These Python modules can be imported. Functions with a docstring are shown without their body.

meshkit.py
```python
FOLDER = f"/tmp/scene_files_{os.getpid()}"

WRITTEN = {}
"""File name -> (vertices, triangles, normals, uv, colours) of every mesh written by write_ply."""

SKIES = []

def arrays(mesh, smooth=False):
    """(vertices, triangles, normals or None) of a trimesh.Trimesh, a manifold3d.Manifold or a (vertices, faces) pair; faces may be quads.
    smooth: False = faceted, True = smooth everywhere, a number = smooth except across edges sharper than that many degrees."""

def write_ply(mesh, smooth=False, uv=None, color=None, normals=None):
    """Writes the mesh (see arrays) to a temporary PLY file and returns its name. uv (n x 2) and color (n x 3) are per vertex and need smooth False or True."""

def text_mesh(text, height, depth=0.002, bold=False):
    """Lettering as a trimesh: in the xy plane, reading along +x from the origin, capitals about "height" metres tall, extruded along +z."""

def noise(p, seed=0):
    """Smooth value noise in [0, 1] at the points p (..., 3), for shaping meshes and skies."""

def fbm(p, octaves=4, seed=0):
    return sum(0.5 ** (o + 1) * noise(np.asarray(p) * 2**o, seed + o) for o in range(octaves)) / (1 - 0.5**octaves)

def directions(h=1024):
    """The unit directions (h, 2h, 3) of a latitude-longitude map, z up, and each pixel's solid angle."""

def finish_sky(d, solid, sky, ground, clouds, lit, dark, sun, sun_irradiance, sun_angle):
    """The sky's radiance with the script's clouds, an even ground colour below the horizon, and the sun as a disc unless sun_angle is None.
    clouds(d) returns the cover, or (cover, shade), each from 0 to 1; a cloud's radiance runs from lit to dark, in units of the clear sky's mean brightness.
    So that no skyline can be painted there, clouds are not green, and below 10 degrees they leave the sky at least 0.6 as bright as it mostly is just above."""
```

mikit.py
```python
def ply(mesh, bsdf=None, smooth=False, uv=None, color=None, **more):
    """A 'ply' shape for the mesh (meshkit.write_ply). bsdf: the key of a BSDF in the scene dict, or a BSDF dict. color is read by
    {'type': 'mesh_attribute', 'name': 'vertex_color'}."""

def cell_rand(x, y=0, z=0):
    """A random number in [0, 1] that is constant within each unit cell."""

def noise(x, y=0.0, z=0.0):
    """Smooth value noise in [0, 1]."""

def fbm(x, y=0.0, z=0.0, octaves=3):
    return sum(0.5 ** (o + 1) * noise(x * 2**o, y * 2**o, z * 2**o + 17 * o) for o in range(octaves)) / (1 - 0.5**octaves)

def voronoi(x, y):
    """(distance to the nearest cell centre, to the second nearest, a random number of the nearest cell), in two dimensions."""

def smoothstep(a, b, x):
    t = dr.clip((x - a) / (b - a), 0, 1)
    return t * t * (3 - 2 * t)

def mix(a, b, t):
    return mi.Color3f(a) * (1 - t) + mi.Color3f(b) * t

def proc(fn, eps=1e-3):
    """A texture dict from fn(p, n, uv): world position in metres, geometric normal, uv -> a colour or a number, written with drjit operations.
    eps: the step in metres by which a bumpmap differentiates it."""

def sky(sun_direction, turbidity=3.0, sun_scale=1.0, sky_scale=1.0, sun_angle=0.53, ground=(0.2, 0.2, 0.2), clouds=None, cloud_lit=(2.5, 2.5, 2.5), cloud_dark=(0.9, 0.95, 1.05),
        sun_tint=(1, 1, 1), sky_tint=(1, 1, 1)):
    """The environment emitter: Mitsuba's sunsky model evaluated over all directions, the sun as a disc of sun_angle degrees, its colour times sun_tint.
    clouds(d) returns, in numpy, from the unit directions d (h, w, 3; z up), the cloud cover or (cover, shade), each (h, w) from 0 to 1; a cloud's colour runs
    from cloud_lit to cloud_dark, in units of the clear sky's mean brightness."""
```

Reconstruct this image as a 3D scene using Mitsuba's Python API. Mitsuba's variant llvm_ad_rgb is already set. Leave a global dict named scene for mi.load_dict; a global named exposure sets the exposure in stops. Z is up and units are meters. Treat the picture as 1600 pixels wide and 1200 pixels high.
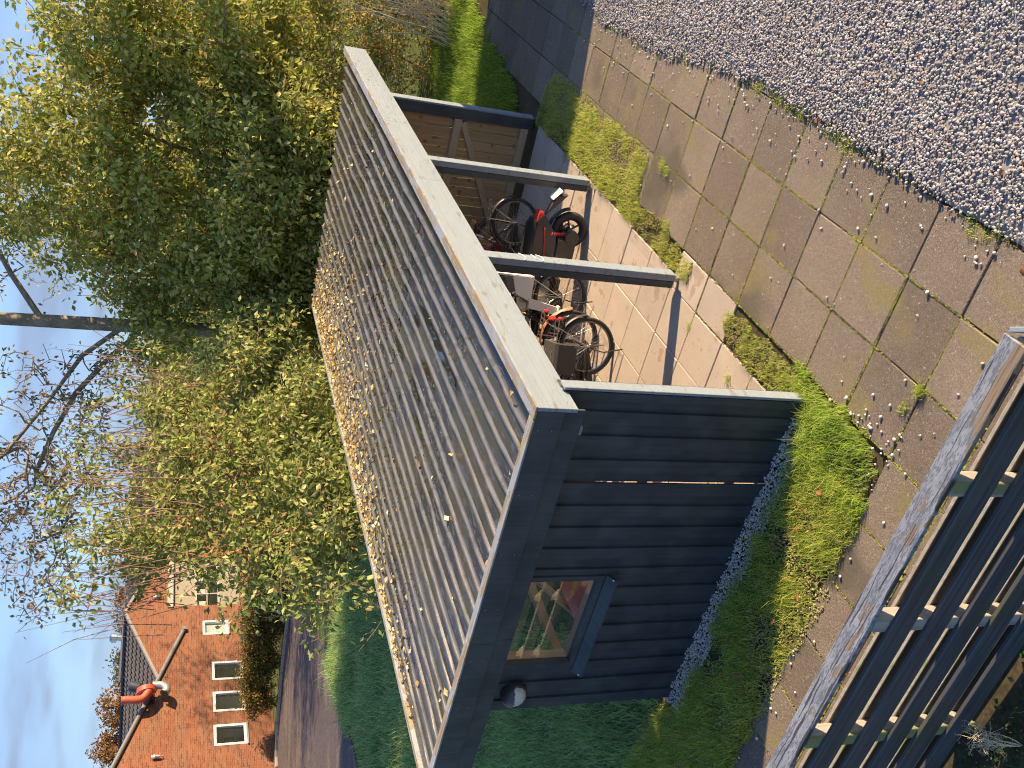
import math, numpy as np, trimesh, mitsuba as mi, drjit as dr, mikit, meshkit
from mikit import proc, noise, fbm, voronoi, cell_rand, smoothstep, mix
from scipy.spatial import ConvexHull, cKDTree
T = mi.ScalarTransform4f
scene, labels = {}, {}
# ------------------------------------------------------------------ camera, sky, exposure
# the photograph is stored lying on its side: the picture's left edge is up in the world
CAM = np.array([-7.57, -2.662, 5.079])
FWD, RIGHT = np.array([0.799, 0.487, -0.353]), np.array([0.535, -0.843, 0.048])
scene['camera'] = {'type': 'perspective', 'fov': 2 * math.degrees(math.atan(800 / 1500.17)), 'fov_axis': 'x', 'near_clip': 0.05, 'far_clip': 2000.0,
                   'to_world': T().look_at(origin=CAM.tolist(), target=(CAM + FWD).tolist(), up=RIGHT.tolist())}
SUN_EL = math.radians(25)
SUN = np.array([0.427 * math.cos(SUN_EL), -0.904 * math.cos(SUN_EL), math.sin(SUN_EL)])


def clouds(d):
    az, el = np.arctan2(d[..., 1], d[..., 0]), np.degrees(np.arcsin(d[..., 2]))
    p = np.stack([az * 5 + 0.08 * el, el * 0.35, az * 0], -1)
    c = meshkit.fbm(p, 5, 3)
    c2 = meshkit.fbm(np.stack([az * 14, el * 1.1, az * 0], -1), 4, 9)
    veil = np.clip(1.25 - el / 26, 0, 1)
    cover = veil * (0.62 + 0.9 * (c - 0.5)) + 0.35 * np.clip((c2 - 0.48) * 3, 0, 1) * np.exp(-el / 9)
    return np.clip(cover, 0, 0.93), np.clip((c2 - 0.28) * 2.0 * np.exp(-el / 12), 0, 1)


scene['sky'] = mikit.sky(SUN.tolist(), turbidity=3.0, sky_scale=1.0, sun_angle=0.6, sun_tint=(1.0, 0.98, 0.935), sky_tint=(0.86, 0.97, 1.20), ground=(0.13, 0.12, 0.09), clouds=clouds, cloud_lit=(0.57, 0.82, 1.25), cloud_dark=(0.50, 0.60, 0.82))
exposure = 3.1
# ------------------------------------------------------------------ helpers
def add(key, mesh, bsdf, smooth=False, **kw):
    k, i = key, 0
    while k in scene:
        i += 1
        k = f'{key}_{i:03d}'
    scene[k] = mikit.ply(mesh, bsdf, smooth, **kw)
    return k


def again(key, like, M=None, bsdf=None):
    k, i = key, 0
    while k in scene:
        i += 1
        k = f'{key}_{i:03d}'
    scene[k] = dict(scene[like])
    if M is not None:
        scene[k]['to_world'] = M
    if bsdf:
        scene[k]['bsdf'] = {'type': 'ref', 'id': bsdf}
    return k


def lab(key, label, cat, group=None, kind=None):
    labels[key] = {'label': label, 'category': cat}
    if group:
        labels[key]['group'] = group
    if kind:
        labels[key]['kind'] = kind


def thing(name, label, cat, group=None):
    k, i = name, 0
    while k in labels:
        i += 1
        k = f'{name}_{i:03d}'
    lab(k, label, cat, group)
    return k


def hull(pts):
    pts = np.asarray(pts, float)
    h = ConvexHull(pts)
    m = trimesh.Trimesh(pts, h.simplices, process=False)
    c, n = pts.mean(0), m.face_normals
    f = m.faces.copy()
    flip = ((m.triangles_center - c) * n).sum(1) < 0
    f[flip] = f[flip][:, ::-1]
    return trimesh.Trimesh(pts, f, process=False)


def box(x0, x1, y0, y1, z0, z1, b=0.003):
    c, s = np.array([(x0 + x1) / 2, (y0 + y1) / 2, (z0 + z1) / 2]), np.array([x1 - x0, y1 - y0, z1 - z0]) / 2
    if b <= 0:
        m = trimesh.creation.box(2 * s)
        m.apply_translation(c)
        return m
    b = min(b, s.min() * 0.45)
    P = []
    for a in range(3):
        q = s - b
        q[a] = s[a]
        P += [[i * q[0], j * q[1], k * q[2]] for i in (-1, 1) for j in (-1, 1) for k in (-1, 1)]
    return hull(np.array(P) + c)


def beam(p0, p1, w, h, up=(0, 0, 1), b=0.003):
    p0, p1 = np.asarray(p0, float), np.asarray(p1, float)
    L = np.linalg.norm(p1 - p0)
    z = (p1 - p0) / L
    x = np.cross(up, z)
    x /= np.linalg.norm(x)
    m = box(-w / 2, w / 2, -h / 2, h / 2, 0, L, b)
    M = np.eye(4)
    M[:3, 0], M[:3, 1], M[:3, 2], M[:3, 3] = x, np.cross(z, x), z, p0
    m.apply_transform(M)
    return m


def tube(pts, r, sides=8, closed=False, cap=True):
    p = np.asarray(pts, float)
    n = len(p)
    r = np.broadcast_to(np.asarray(r, float), (n,))
    t = np.roll(p, -1, 0) - np.roll(p, 1, 0) if closed else np.gradient(p, axis=0)
    t /= np.linalg.norm(t, axis=1, keepdims=True) + 1e-12
    a = np.cross(t[0], [0, 0, 1] if abs(t[0][2]) < 0.9 else [1, 0, 0])
    A = []
    for i in range(n):
        a = a - t[i] * (a @ t[i])
        a /= np.linalg.norm(a) + 1e-12
        A.append(a)
    A = np.array(A)
    B = np.cross(t, A)
    g = np.arange(sides) * 2 * np.pi / sides
    V = p[:, None] + r[:, None, None] * (np.cos(g)[None, :, None] * A[:, None] + np.sin(g)[None, :, None] * B[:, None])
    i, j = np.meshgrid(np.arange(n if closed else n - 1), np.arange(sides), indexing='ij')
    i2, j2 = (i + 1) % n, (j + 1) % sides
    q = np.stack([i * sides + j, i * sides + j2, i2 * sides + j2, i2 * sides + j], -1).reshape(-1, 4)
    F = np.vstack([q[:, [0, 1, 2]], q[:, [0, 2, 3]]])
    V = V.reshape(-1, 3)
    if cap and not closed:
        V = np.vstack([V, p[0], p[-1]])
        k = np.arange(sides)
        F = np.vstack([F, np.stack([(k + 1) % sides, k, k * 0 + len(V) - 2], 1), np.stack([(n - 1) * sides + k, (n - 1) * sides + (k + 1) % sides, k * 0 + len(V) - 1], 1)])
    return trimesh.Trimesh(V, F, process=False)


def cat(ms):
    V, F, o = [], [], 0
    for m in ms:
        V.append(np.asarray(m.vertices)); F.append(np.asarray(m.faces) + o); o += len(m.vertices)
    return trimesh.Trimesh(np.vstack(V), np.vstack(F), process=False)


def lathe(prof, n=24, axis=None, loc=(0, 0, 0)):
    prof = np.asarray(prof, float)
    g = np.arange(n) * 2 * np.pi / n
    V = np.stack([prof[:, None, 0] * np.cos(g), prof[:, None, 0] * np.sin(g), np.repeat(prof[:, 1:2], n, 1)], -1).reshape(-1, 3)
    i, j = np.meshgrid(np.arange(len(prof) - 1), np.arange(n), indexing='ij')
    j2 = (j + 1) % n
    q = np.stack([i * n + j, i * n + j2, (i + 1) * n + j2, (i + 1) * n + j], -1).reshape(-1, 4)
    m = trimesh.Trimesh(V, np.vstack([q[:, [0, 1, 2]], q[:, [0, 2, 3]]]), process=False)
    if axis is not None:
        m.apply_transform(trimesh.geometry.align_vectors([0, 0, 1], axis))
    m.apply_translation(loc)
    return m


def prism(poly, h0, h1):
    from shapely.geometry import Polygon
    m = trimesh.creation.extrude_polygon(Polygon(poly), h1 - h0, engine='earcut')
    m.apply_translation([0, 0, h0])
    return m


def bez(p, n=8):
    p = np.asarray(p, float)
    from scipy.interpolate import CubicSpline
    t = np.r_[0, np.cumsum(np.linalg.norm(np.diff(p, axis=0), axis=1))]
    return CubicSpline(t, p)(np.linspace(0, t[-1], n))


def inpoly(P, poly):
    import shapely
    return shapely.contains_xy(shapely.Polygon(poly), P[:, 0], P[:, 1])


def scatter(poly, n, rng):
    poly = np.asarray(poly, float)
    lo, hi, out = poly.min(0), poly.max(0), []
    k = 0
    while k < n:
        P = rng.uniform(lo, hi, (n * 2, 2))
        P = P[inpoly(P, poly)]
        out.append(P)
        k += len(P)
    return np.vstack(out)[:n]


def blades(P, z, h, w, lean, cols, rng, wind=None):
    """grass blades (3 triangles each) as one mesh, with a colour per vertex"""
    n = len(P)
    a = rng.uniform(0, 2 * np.pi, n)
    ln = np.stack([np.cos(a), np.sin(a)], 1) * (lean * rng.uniform(0.2, 1, n))[:, None]
    if wind is not None:
        ln = ln + np.asarray(wind)
    b = rng.uniform(0, 2 * np.pi, n)
    s = np.stack([np.cos(b), np.sin(b), b * 0], 1) * (w / 2)[:, None]
    base = np.c_[P, np.broadcast_to(z, (n,))]
    l3 = np.c_[ln * h[:, None], np.zeros(n)]
    m1 = base + l3 * 0.25 + np.c_[np.zeros((n, 2)), h * 0.5]
    tip = base + l3 * 1.0 + np.c_[np.zeros((n, 2)), h * (1 - 0.25 * np.minimum(1, np.linalg.norm(ln, axis=1)))]
    V = np.stack([base - s, base + s, m1 - s * 0.8, m1 + s * 0.8, tip], 1).reshape(-1, 3)
    o = np.arange(n)[:, None] * 5
    F = np.vstack([o + [0, 1, 3], o + [0, 3, 2], o + [2, 3, 4]])
    return trimesh.Trimesh(V, F, process=False), np.repeat(cols, 5, 0)


def leaves(P, D, N, size, cols, wr=0.55):
    """leaf blades folded along the midrib: two triangles each"""
    n = len(P)
    D = D / (np.linalg.norm(D, axis=1, keepdims=True) + 1e-9)
    S = np.cross(D, N)
    S /= np.linalg.norm(S, axis=1, keepdims=True) + 1e-9
    U = np.cross(S, D)
    l = size[:, None]
    V = np.stack([P, P + D * l * 0.45 + S * l * wr / 2 + U * l * 0.08, P + D * l, P + D * l * 0.45 - S * l * wr / 2 + U * l * 0.08], 1).reshape(-1, 3)
    o = np.arange(n)[:, None] * 4
    F = np.vstack([o + [0, 1, 2], o + [0, 2, 3]])
    return trimesh.Trimesh(V, F, process=False), np.repeat(cols, 4, 0)


def pick(rng, pal, n, w=None, jit=0.15):
    pal = np.asarray(pal, float)
    c = pal[rng.choice(len(pal), n, p=None if w is None else np.asarray(w) / np.sum(w))]
    return np.clip(c * rng.uniform(1 - jit, 1 + jit, (n, 1)) * rng.uniform(1 - jit / 3, 1 + jit / 3, (n, 3)), 0.003, 0.95)


# ------------------------------------------------------------------ materials
def two(d):
    return {'type': 'twosided', 'bsdf': d}


def pri(base, rough=0.6, **k):
    b = {'type': 'rgb', 'value': list(base)} if not isinstance(base, dict) else base
    return {'type': 'principled', 'base_color': b, 'roughness': rough, **k}


def bump(d, fn, scale, eps=1e-3):
    return {'type': 'bumpmap', 'arbitrary': proc(fn, eps), 'scale': scale, 'bsdf': d}


VC = {'type': 'mesh_attribute', 'name': 'vertex_color'}
M = scene


def f_paint_shaded(p, n, uv):  # the shed paint with shade put into its colour, for faces turned from the sun
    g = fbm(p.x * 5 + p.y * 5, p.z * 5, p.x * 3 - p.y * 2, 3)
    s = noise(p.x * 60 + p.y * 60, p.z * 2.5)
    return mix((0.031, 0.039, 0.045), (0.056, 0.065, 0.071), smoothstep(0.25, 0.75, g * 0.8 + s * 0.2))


def f_grain(p, n, uv):
    return noise(p.x * 90 + p.y * 90, p.z * 3, p.x * 20) * 0.6 + noise(p.x * 12, p.y * 12, p.z * 12) * 0.4


def f_paint_lit(p, n, uv):  # the same shed paint made paler in colour, for faces the sun strikes
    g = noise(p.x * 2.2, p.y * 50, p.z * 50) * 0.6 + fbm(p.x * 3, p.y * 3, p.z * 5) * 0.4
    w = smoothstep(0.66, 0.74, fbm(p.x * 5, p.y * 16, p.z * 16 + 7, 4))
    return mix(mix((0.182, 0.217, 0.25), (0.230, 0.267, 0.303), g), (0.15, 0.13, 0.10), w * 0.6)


def f_graincross(p, n, uv):
    return noise(p.x * 4, p.y * 120, p.z * 120) * 0.7 + noise(p.x * 20, p.y * 20, p.z * 20) * 0.3


def f_peel(p, n, uv):
    """cap boards: grey blue paint flaking off weathered wood, lichen in places"""
    a = fbm(p.x * 4, p.y * 22, p.z * 4, 4)
    crack = smoothstep(0.62, 0.72, noise(p.x * 7, p.y * 90, 3) * 0.6 + fbm(p.x * 5, p.y * 12, 1.0) * 0.5)
    wood = mix((0.17, 0.13, 0.085), (0.26, 0.215, 0.15), noise(p.x * 3, p.y * 140))
    paint = mix((0.19, 0.205, 0.23), (0.27, 0.285, 0.30), fbm(p.x * 9, p.y * 9, 2.0))
    c = mix(paint, wood, dr.maximum(smoothstep(0.52, 0.56, a), crack * 0.5))
    li = smoothstep(0.68, 0.76, fbm(p.x * 14, p.y * 14, 5.0, 4))
    return mix(c, (0.30, 0.27, 0.09), li * 0.7)


def f_peely(p, n, uv):
    return f_peel(mi.Point3f(p.y, p.x, p.z), n, uv)


def f_fencecap(p, n, uv):
    w = 0.012 * noise(p.x * 40, p.y * 9, 8.0)
    fine = fbm((p.x + w) * 190, p.y * 42, 4.0, 4)
    wide = fbm(p.x * 34, p.y * 9, 2.0, 4)
    dark = smoothstep(0.47, 0.66, fine * 0.65 + wide * 0.35 + 0.04)
    crack = smoothstep(0.74, 0.80, noise((p.x + w) * 110, p.y * 3.2, 3.0))
    bare = smoothstep(0.715, 0.735, fbm(p.x * 22, p.y * 5.0, 9.0, 4))
    c = mix(mix((0.165, 0.185, 0.222), (0.235, 0.255, 0.29), noise(p.x * 20, p.y * 8)), (0.085, 0.092, 0.105), dark * 0.8)
    bare = dr.maximum(bare, smoothstep(0.0, 0.012, -4.515 - p.x + 0.05 * (fbm(p.x * 50, p.y * 9, 1.0) - 0.5)) * smoothstep(0.0, 0.03, -0.62 - p.y + 0.5 * (fbm(p.y * 5, p.x * 60, 7.0) - 0.5)))
    c = mix(c, mix((0.10, 0.072, 0.052), (0.22, 0.168, 0.11), noise(p.x * 140, p.y * 6)), bare)
    return mix(c, (0.03, 0.03, 0.032), crack * 0.9)


def f_fencecap_h(p, n, uv):
    return noise(p.x * 95, p.y * 3.5, 1.5) * 0.5 + fbm(p.x * 60, p.y * 20, 2.0) * 0.5


def f_fence(p, n, uv):
    g = noise(p.y * 3, p.z * 70, p.x * 70)
    m = smoothstep(0.50, 0.72, fbm(p.y * 2.0, p.z * 7, p.x * 9, 3))
    return mix(mix((0.045, 0.05, 0.058), (0.085, 0.088, 0.09), g), (0.07, 0.075, 0.03), m * 0.55)


def f_fencetop(p, n, uv):
    g = noise(p.y * 40, p.x * 60)
    m = smoothstep(0.6, 0.7, fbm(p.y * 7, p.x * 30, 3.0))
    return mix(mix((0.24, 0.22, 0.19), (0.34, 0.32, 0.28), g), (0.16, 0.19, 0.05), m * 0.8)


def f_pine(p, n, uv):
    k = cell_rand(dr.floor(p.y / 0.145), 3, 1)
    g = noise(p.y * 55 + fbm(p.y * 3, p.z * 1.2, 2.0) * 6, p.z * 0.9, p.x * 9)
    kn = smoothstep(0.86, 0.93, noise(p.y * 16, p.z * 9, 4.0))
    return mix(mix(mix((0.31, 0.185, 0.085), (0.54, 0.35, 0.18), g), (0.28, 0.17, 0.09), k * 0.6), (0.11, 0.06, 0.03), kn * 0.7)


def f_slab(p, n, uv):
    k = cell_rand(dr.floor(p.x / 0.6 + 0.001), dr.floor(p.y / 0.579 + 0.002), 5)
    a = fbm(p.x * 2.1, p.y * 2.1, 0.5, 4)
    g = noise(p.x * 150, p.y * 150)
    c = mix((0.138, 0.109, 0.084), (0.205, 0.167, 0.132), a)
    c = c * (0.80 + 0.36 * k)
    c = c * (0.66 + 0.68 * g)
    sp = smoothstep(0.86, 0.92, noise(p.x * 110, p.y * 110, 7.0))
    c = mix(c, (0.45, 0.40, 0.34), sp * 0.55)
    dk = smoothstep(0.55, 0.72, fbm(p.x * 1.3 + 4, p.y * 1.3, 2.5, 4))
    c = mix(c, (0.085, 0.074, 0.056), dk * 0.75)
    al = smoothstep(0.56, 0.72, fbm(p.x * 2.7, p.y * 2.7 + 9, 4.5, 4))
    return mix(c, (0.20, 0.175, 0.05), al * 0.5)


def f_slab_h(p, n, uv):
    return noise(p.x * 150, p.y * 150) * 0.6 + noise(p.x * 60, p.y * 60, 2.0) * 0.4


def f_floor(p, n, uv):
    k = cell_rand(dr.floor(p.x / 0.6 + 0.001), dr.floor((p.y - 1.007) / 0.56), 8)
    a = fbm(p.x * 3, p.y * 3, 1.5, 4)
    c = mix((0.36, 0.295, 0.245), (0.45, 0.38, 0.32), a) * (0.93 + 0.14 * k)
    st = smoothstep(0.68, 0.74, fbm(p.x * 6, p.y * 6, 8.0, 4))
    sp = smoothstep(0.88, 0.93, noise(p.x * 70, p.y * 70))
    return mix(mix(c, (0.24, 0.16, 0.10), st * 0.5), (0.2, 0.16, 0.12), sp * 0.5)


def f_ground(p, n, uv):
    a = fbm(p.x * 1.7, p.y * 1.7, 0.0, 4)
    return mix((0.045, 0.04, 0.022), (0.09, 0.075, 0.045), a) * (0.7 + 0.6 * noise(p.x * 40, p.y * 40))


def f_lawn(p, n, uv):
    a = fbm(p.x * 0.9, p.y * 0.9, 0.0, 4)
    return mix((0.05, 0.075, 0.028), (0.11, 0.125, 0.045), a) * (0.6 + 0.8 * noise(p.x * 30, p.y * 30))


def f_asphalt(p, n, uv):
    a = fbm(p.x * 0.5, p.y * 0.5, 0.0, 5)
    u = p.x * 0.63 - p.y * 0.78
    v = p.x * 0.78 + p.y * 0.63
    w = smoothstep(0.50, 0.62, fbm(u * 0.45 + 0.8 * a, v * 1.5, 3.0, 5))
    return mix(mix((0.050, 0.042, 0.044), (0.088, 0.074, 0.074), a), (0.125, 0.100, 0.082), w * 0.6) * (0.8 + 0.4 * noise(p.x * 18, p.y * 18))


def f_roof(p, n, uv):
    a = fbm(p.x * 1.2, p.y * 3, 0.0, 4)
    c = mix((0.049, 0.051, 0.058), (0.080, 0.081, 0.089), a)
    u = (p.y - 0.998) / 0.2095
    u = u - dr.floor(u)
    grain = fbm(p.x * 9, p.y * 30, 6.0, 4)
    grime = smoothstep(0.30, 0.40, grain) * dr.select(u < 0.61, 1.0, 0.0)
    grime = dr.maximum(grime, smoothstep(0.60, 0.68, grain) * 0.6)
    al = smoothstep(0.42, 0.60, fbm(p.x * 1.1 + 3, p.y * 2.3, 9.0, 4))
    return mix(c, mix((0.021, 0.021, 0.020), (0.045, 0.041, 0.016), al), grime * 0.93)


def f_roof_h(p, n, uv):
    return fbm(p.x * 8, p.y * 30, 1.0)


def f_brick(p, n, uv):
    s = p.x + p.y
    row = dr.floor(p.z / 0.066)
    sh = s / 0.24 + 0.5 * (row - 2 * dr.floor(row / 2))
    fz, fs = p.z / 0.066 - row, sh - dr.floor(sh)
    k = cell_rand(dr.floor(sh), row, 3)
    k2 = cell_rand(dr.floor(sh), row, 9)
    m = dr.maximum(smoothstep(0.80, 0.86, fz), smoothstep(0.94, 0.965, fs))
    c = mix(mix((0.155, 0.052, 0.026), (0.215, 0.083, 0.042), k), (0.115, 0.044, 0.027), smoothstep(0.82, 0.88, k2))
    c = c * (0.85 + 0.3 * fbm(s * 0.8, p.z * 0.8, 2.0, 4))
    return mix(c, (0.19, 0.135, 0.095), m)


def f_tile(p, n, uv):
    k = cell_rand(dr.floor(p.y / 0.312), dr.floor(p.z / 0.157), 3)
    return mix((0.050, 0.045, 0.040), (0.095, 0.086, 0.075), k * 0.5 + 0.5 * fbm(p.y, p.z * 2, 1.0))


def f_bark(p, n, uv):
    return mix((0.13, 0.105, 0.075), (0.36, 0.31, 0.22), fbm(p.x * 9, p.y * 9, p.z * 4, 4))


M['m_paint_shaded'] = two(bump(pri(proc(f_paint_shaded), 0.55, specular=0.4), f_grain, 0.0012))
M['m_paint_lit'] = two(bump(pri(proc(f_paint_lit), 0.5, specular=0.4), f_graincross, 0.0010))
M['m_peel'] = two(bump(pri(proc(f_peel), 0.7), f_graincross, 0.002))
M['m_peely'] = two(bump(pri(proc(f_peely), 0.7), f_grain, 0.002))
M['m_fencecap'] = two(bump(pri(proc(f_fencecap), 0.6), f_fencecap_h, 0.005))
M['m_fence'] = two(bump(pri(proc(f_fence), 0.5), f_grain, 0.0012))
M['m_fencetop'] = two(pri(proc(f_fencetop), 0.8))
M['m_pine'] = two(bump(pri(proc(f_pine), 0.7), f_grain, 0.0015))
M['m_slab'] = two(bump(pri(proc(f_slab), 0.85, specular=0.25), f_slab_h, 0.0035))
M['m_floor'] = two(bump(pri(proc(f_floor), 0.8, specular=0.3), f_slab_h, 0.0010))
M['m_ground'] = two(pri(proc(f_ground), 0.95, specular=0.1))
M['m_lawn'] = two(pri(proc(f_lawn), 0.95, specular=0.1))
M['m_asphalt'] = two(pri(proc(f_asphalt), 0.8, specular=0.3))
M['m_roof'] = two(bump(pri(proc(f_roof), 0.34, specular=0.5), f_roof_h, 0.002))
M['m_brick'] = two(pri(proc(f_brick), 0.85, specular=0.2))
M['m_tile'] = two(pri(proc(f_tile), 0.75))
M['m_bark'] = two(pri(proc(f_bark), 0.9, specular=0.2))
M['m_twig'] = two(pri((0.26, 0.14, 0.095), 0.7))
M['m_leaf'] = {'type': 'principledthin', 'base_color': VC, 'roughness': 0.30, 'spec_trans': 0.0, 'diff_trans': 0.7, 'eta': 1.55}
M['m_grass'] = {'type': 'principledthin', 'base_color': VC, 'roughness': 0.45, 'spec_trans': 0.0, 'diff_trans': 1.1, 'eta': 1.4}
M['m_vc'] = two(pri(VC, 0.8, specular=0.3))
M['m_glass'] = {'type': 'thindielectric', 'int_ior': 1.5}
M['m_water'] = two(pri((0.02, 0.022, 0.02), 0.03, specular=0.5))
for nm, c, r, k in [('white', (0.78, 0.77, 0.74), 0.45, {}), ('concrete', (0.30, 0.27, 0.23), 0.8, {}), ('steel', (0.62, 0.60, 0.57), 0.32, {'metallic': 1.0}), ('galva', (0.42, 0.42, 0.43), 0.5, {'metallic': 0.7}),
                    ('black', (0.022, 0.021, 0.021), 0.45, {}), ('rubber', (0.030, 0.028, 0.027), 0.7, {}), ('dkplastic', (0.045, 0.042, 0.040), 0.4, {}), ('red', (0.55, 0.035, 0.03), 0.35, {}),
                    ('redlens', (0.55, 0.028, 0.022), 0.12, {'clearcoat': 1.0}), ('fan', (0.42, 0.085, 0.045), 0.5, {}), ('navy', (0.03, 0.032, 0.055), 0.5, {}),
                    ('cream', (0.68, 0.63, 0.54), 0.45, {}), ('plate', (0.80, 0.74, 0.60), 0.5, {}), ('panel', (0.21, 0.18, 0.14), 0.7, {}), ('darkin', (0.03, 0.03, 0.032), 0.8, {}), ('curtain', (0.36, 0.39, 0.37), 0.8, {}),
                    ('slate', (0.045, 0.043, 0.06), 0.6, {}), ('timber', (0.40, 0.29, 0.18), 0.75, {}), ('rawwood', (0.33, 0.25, 0.16), 0.8, {}), ('moss', (0.13, 0.16, 0.022), 0.95, {}), ('ink', (0.02, 0.02, 0.02), 0.6, {})]:
    M['m_' + nm] = two(pri(c, r, **k))
rng = np.random.default_rng(7)
# ------------------------------------------------------------------ ground, road, beds
g = box(-160, 220, -160, 220, -1.0, -0.06, 0)
add('ground', g, 'm_lawn'); labels['ground'] = {'label': 'rough grassy ground around the shed and the road', 'category': 'ground', 'kind': 'structure'}
add('soil', prism([(-9, -12), (12, -12), (12, 1.6), (5.9, 1.6), (5.9, 4.6), (-1.8, 4.6), (-1.8, 4.8), (-9, 4.8)], -0.5, -0.028), 'm_ground')
labels['soil'] = {'label': 'dark soil under the paving, the gravel and the grass strips', 'category': 'soil', 'kind': 'structure'}
Bo, Be, Bn = np.array([16.66, 28.7]), np.array([1.0, 0.0]), np.array([0.0, -1.0])


def bp(s, d, z=None):
    q = Bo + np.asarray(s)[..., None] * Be + np.asarray(d)[..., None] * Bn if np.ndim(s) else Bo + s * Be + d * Bn
    return q if z is None else np.r_[q, z]


KERB = [(15.6, 28.55), (15.95, 28.4), (16.7, 27.4), (17.4, 25.5), (17.75, 24.0), (17.9, 21.2)]
road = [(-40, 28.6)] + KERB + [(15.5, 20.4), (13.6, 19.5), (12.1, 18.6), (10.4, 18.0), (8.0, 17.4), (4, 16.6), (-40, 14)]
add('road', prism(road, -0.4, -0.03), 'm_asphalt'); labels['road'] = {'label': 'worn asphalt yard between the lawn and the brick building', 'category': 'road', 'kind': 'structure'}
kb = []
for p, q in zip(KERB, KERB[1:]):
    n_ = max(1, int(round(np.hypot(q[0] - p[0], q[1] - p[1]) / 0.9)))
    for i in range(n_):
        u0, u1 = np.array(p) + (np.array(q) - p) * i / n_, np.array(p) + (np.array(q) - p) * (i + 0.97) / n_
        kb.append(beam(np.r_[u0, -0.02], np.r_[u1, -0.02], 0.12, 0.16, b=0.01))
add('kerb', cat(kb), 'm_concrete')
labels['kerb'] = {'label': 'pale concrete kerb between the asphalt yard and the hedge', 'category': 'kerb', 'kind': 'structure'}
# ------------------------------------------------------------------ paving
YR = [-1.74, -1.157, -0.583, 0.0, 0.587]


def slab_mesh(w, d, t=0.05):
    return box(0, w, 0, d, -t, 0, 0.006)


add('path', prism([(-4.3, -1.75), (9.2, -1.75), (9.2, 0.6), (-3.1, 0.6), (-3.1, 6.4), (-4.3, 6.4)], -0.2, -0.024), 'm_ground')
labels['path'] = {'label': 'path of square brown concrete slabs with moss in the joints', 'category': 'path', 'kind': 'structure'}
protos = {}


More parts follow.
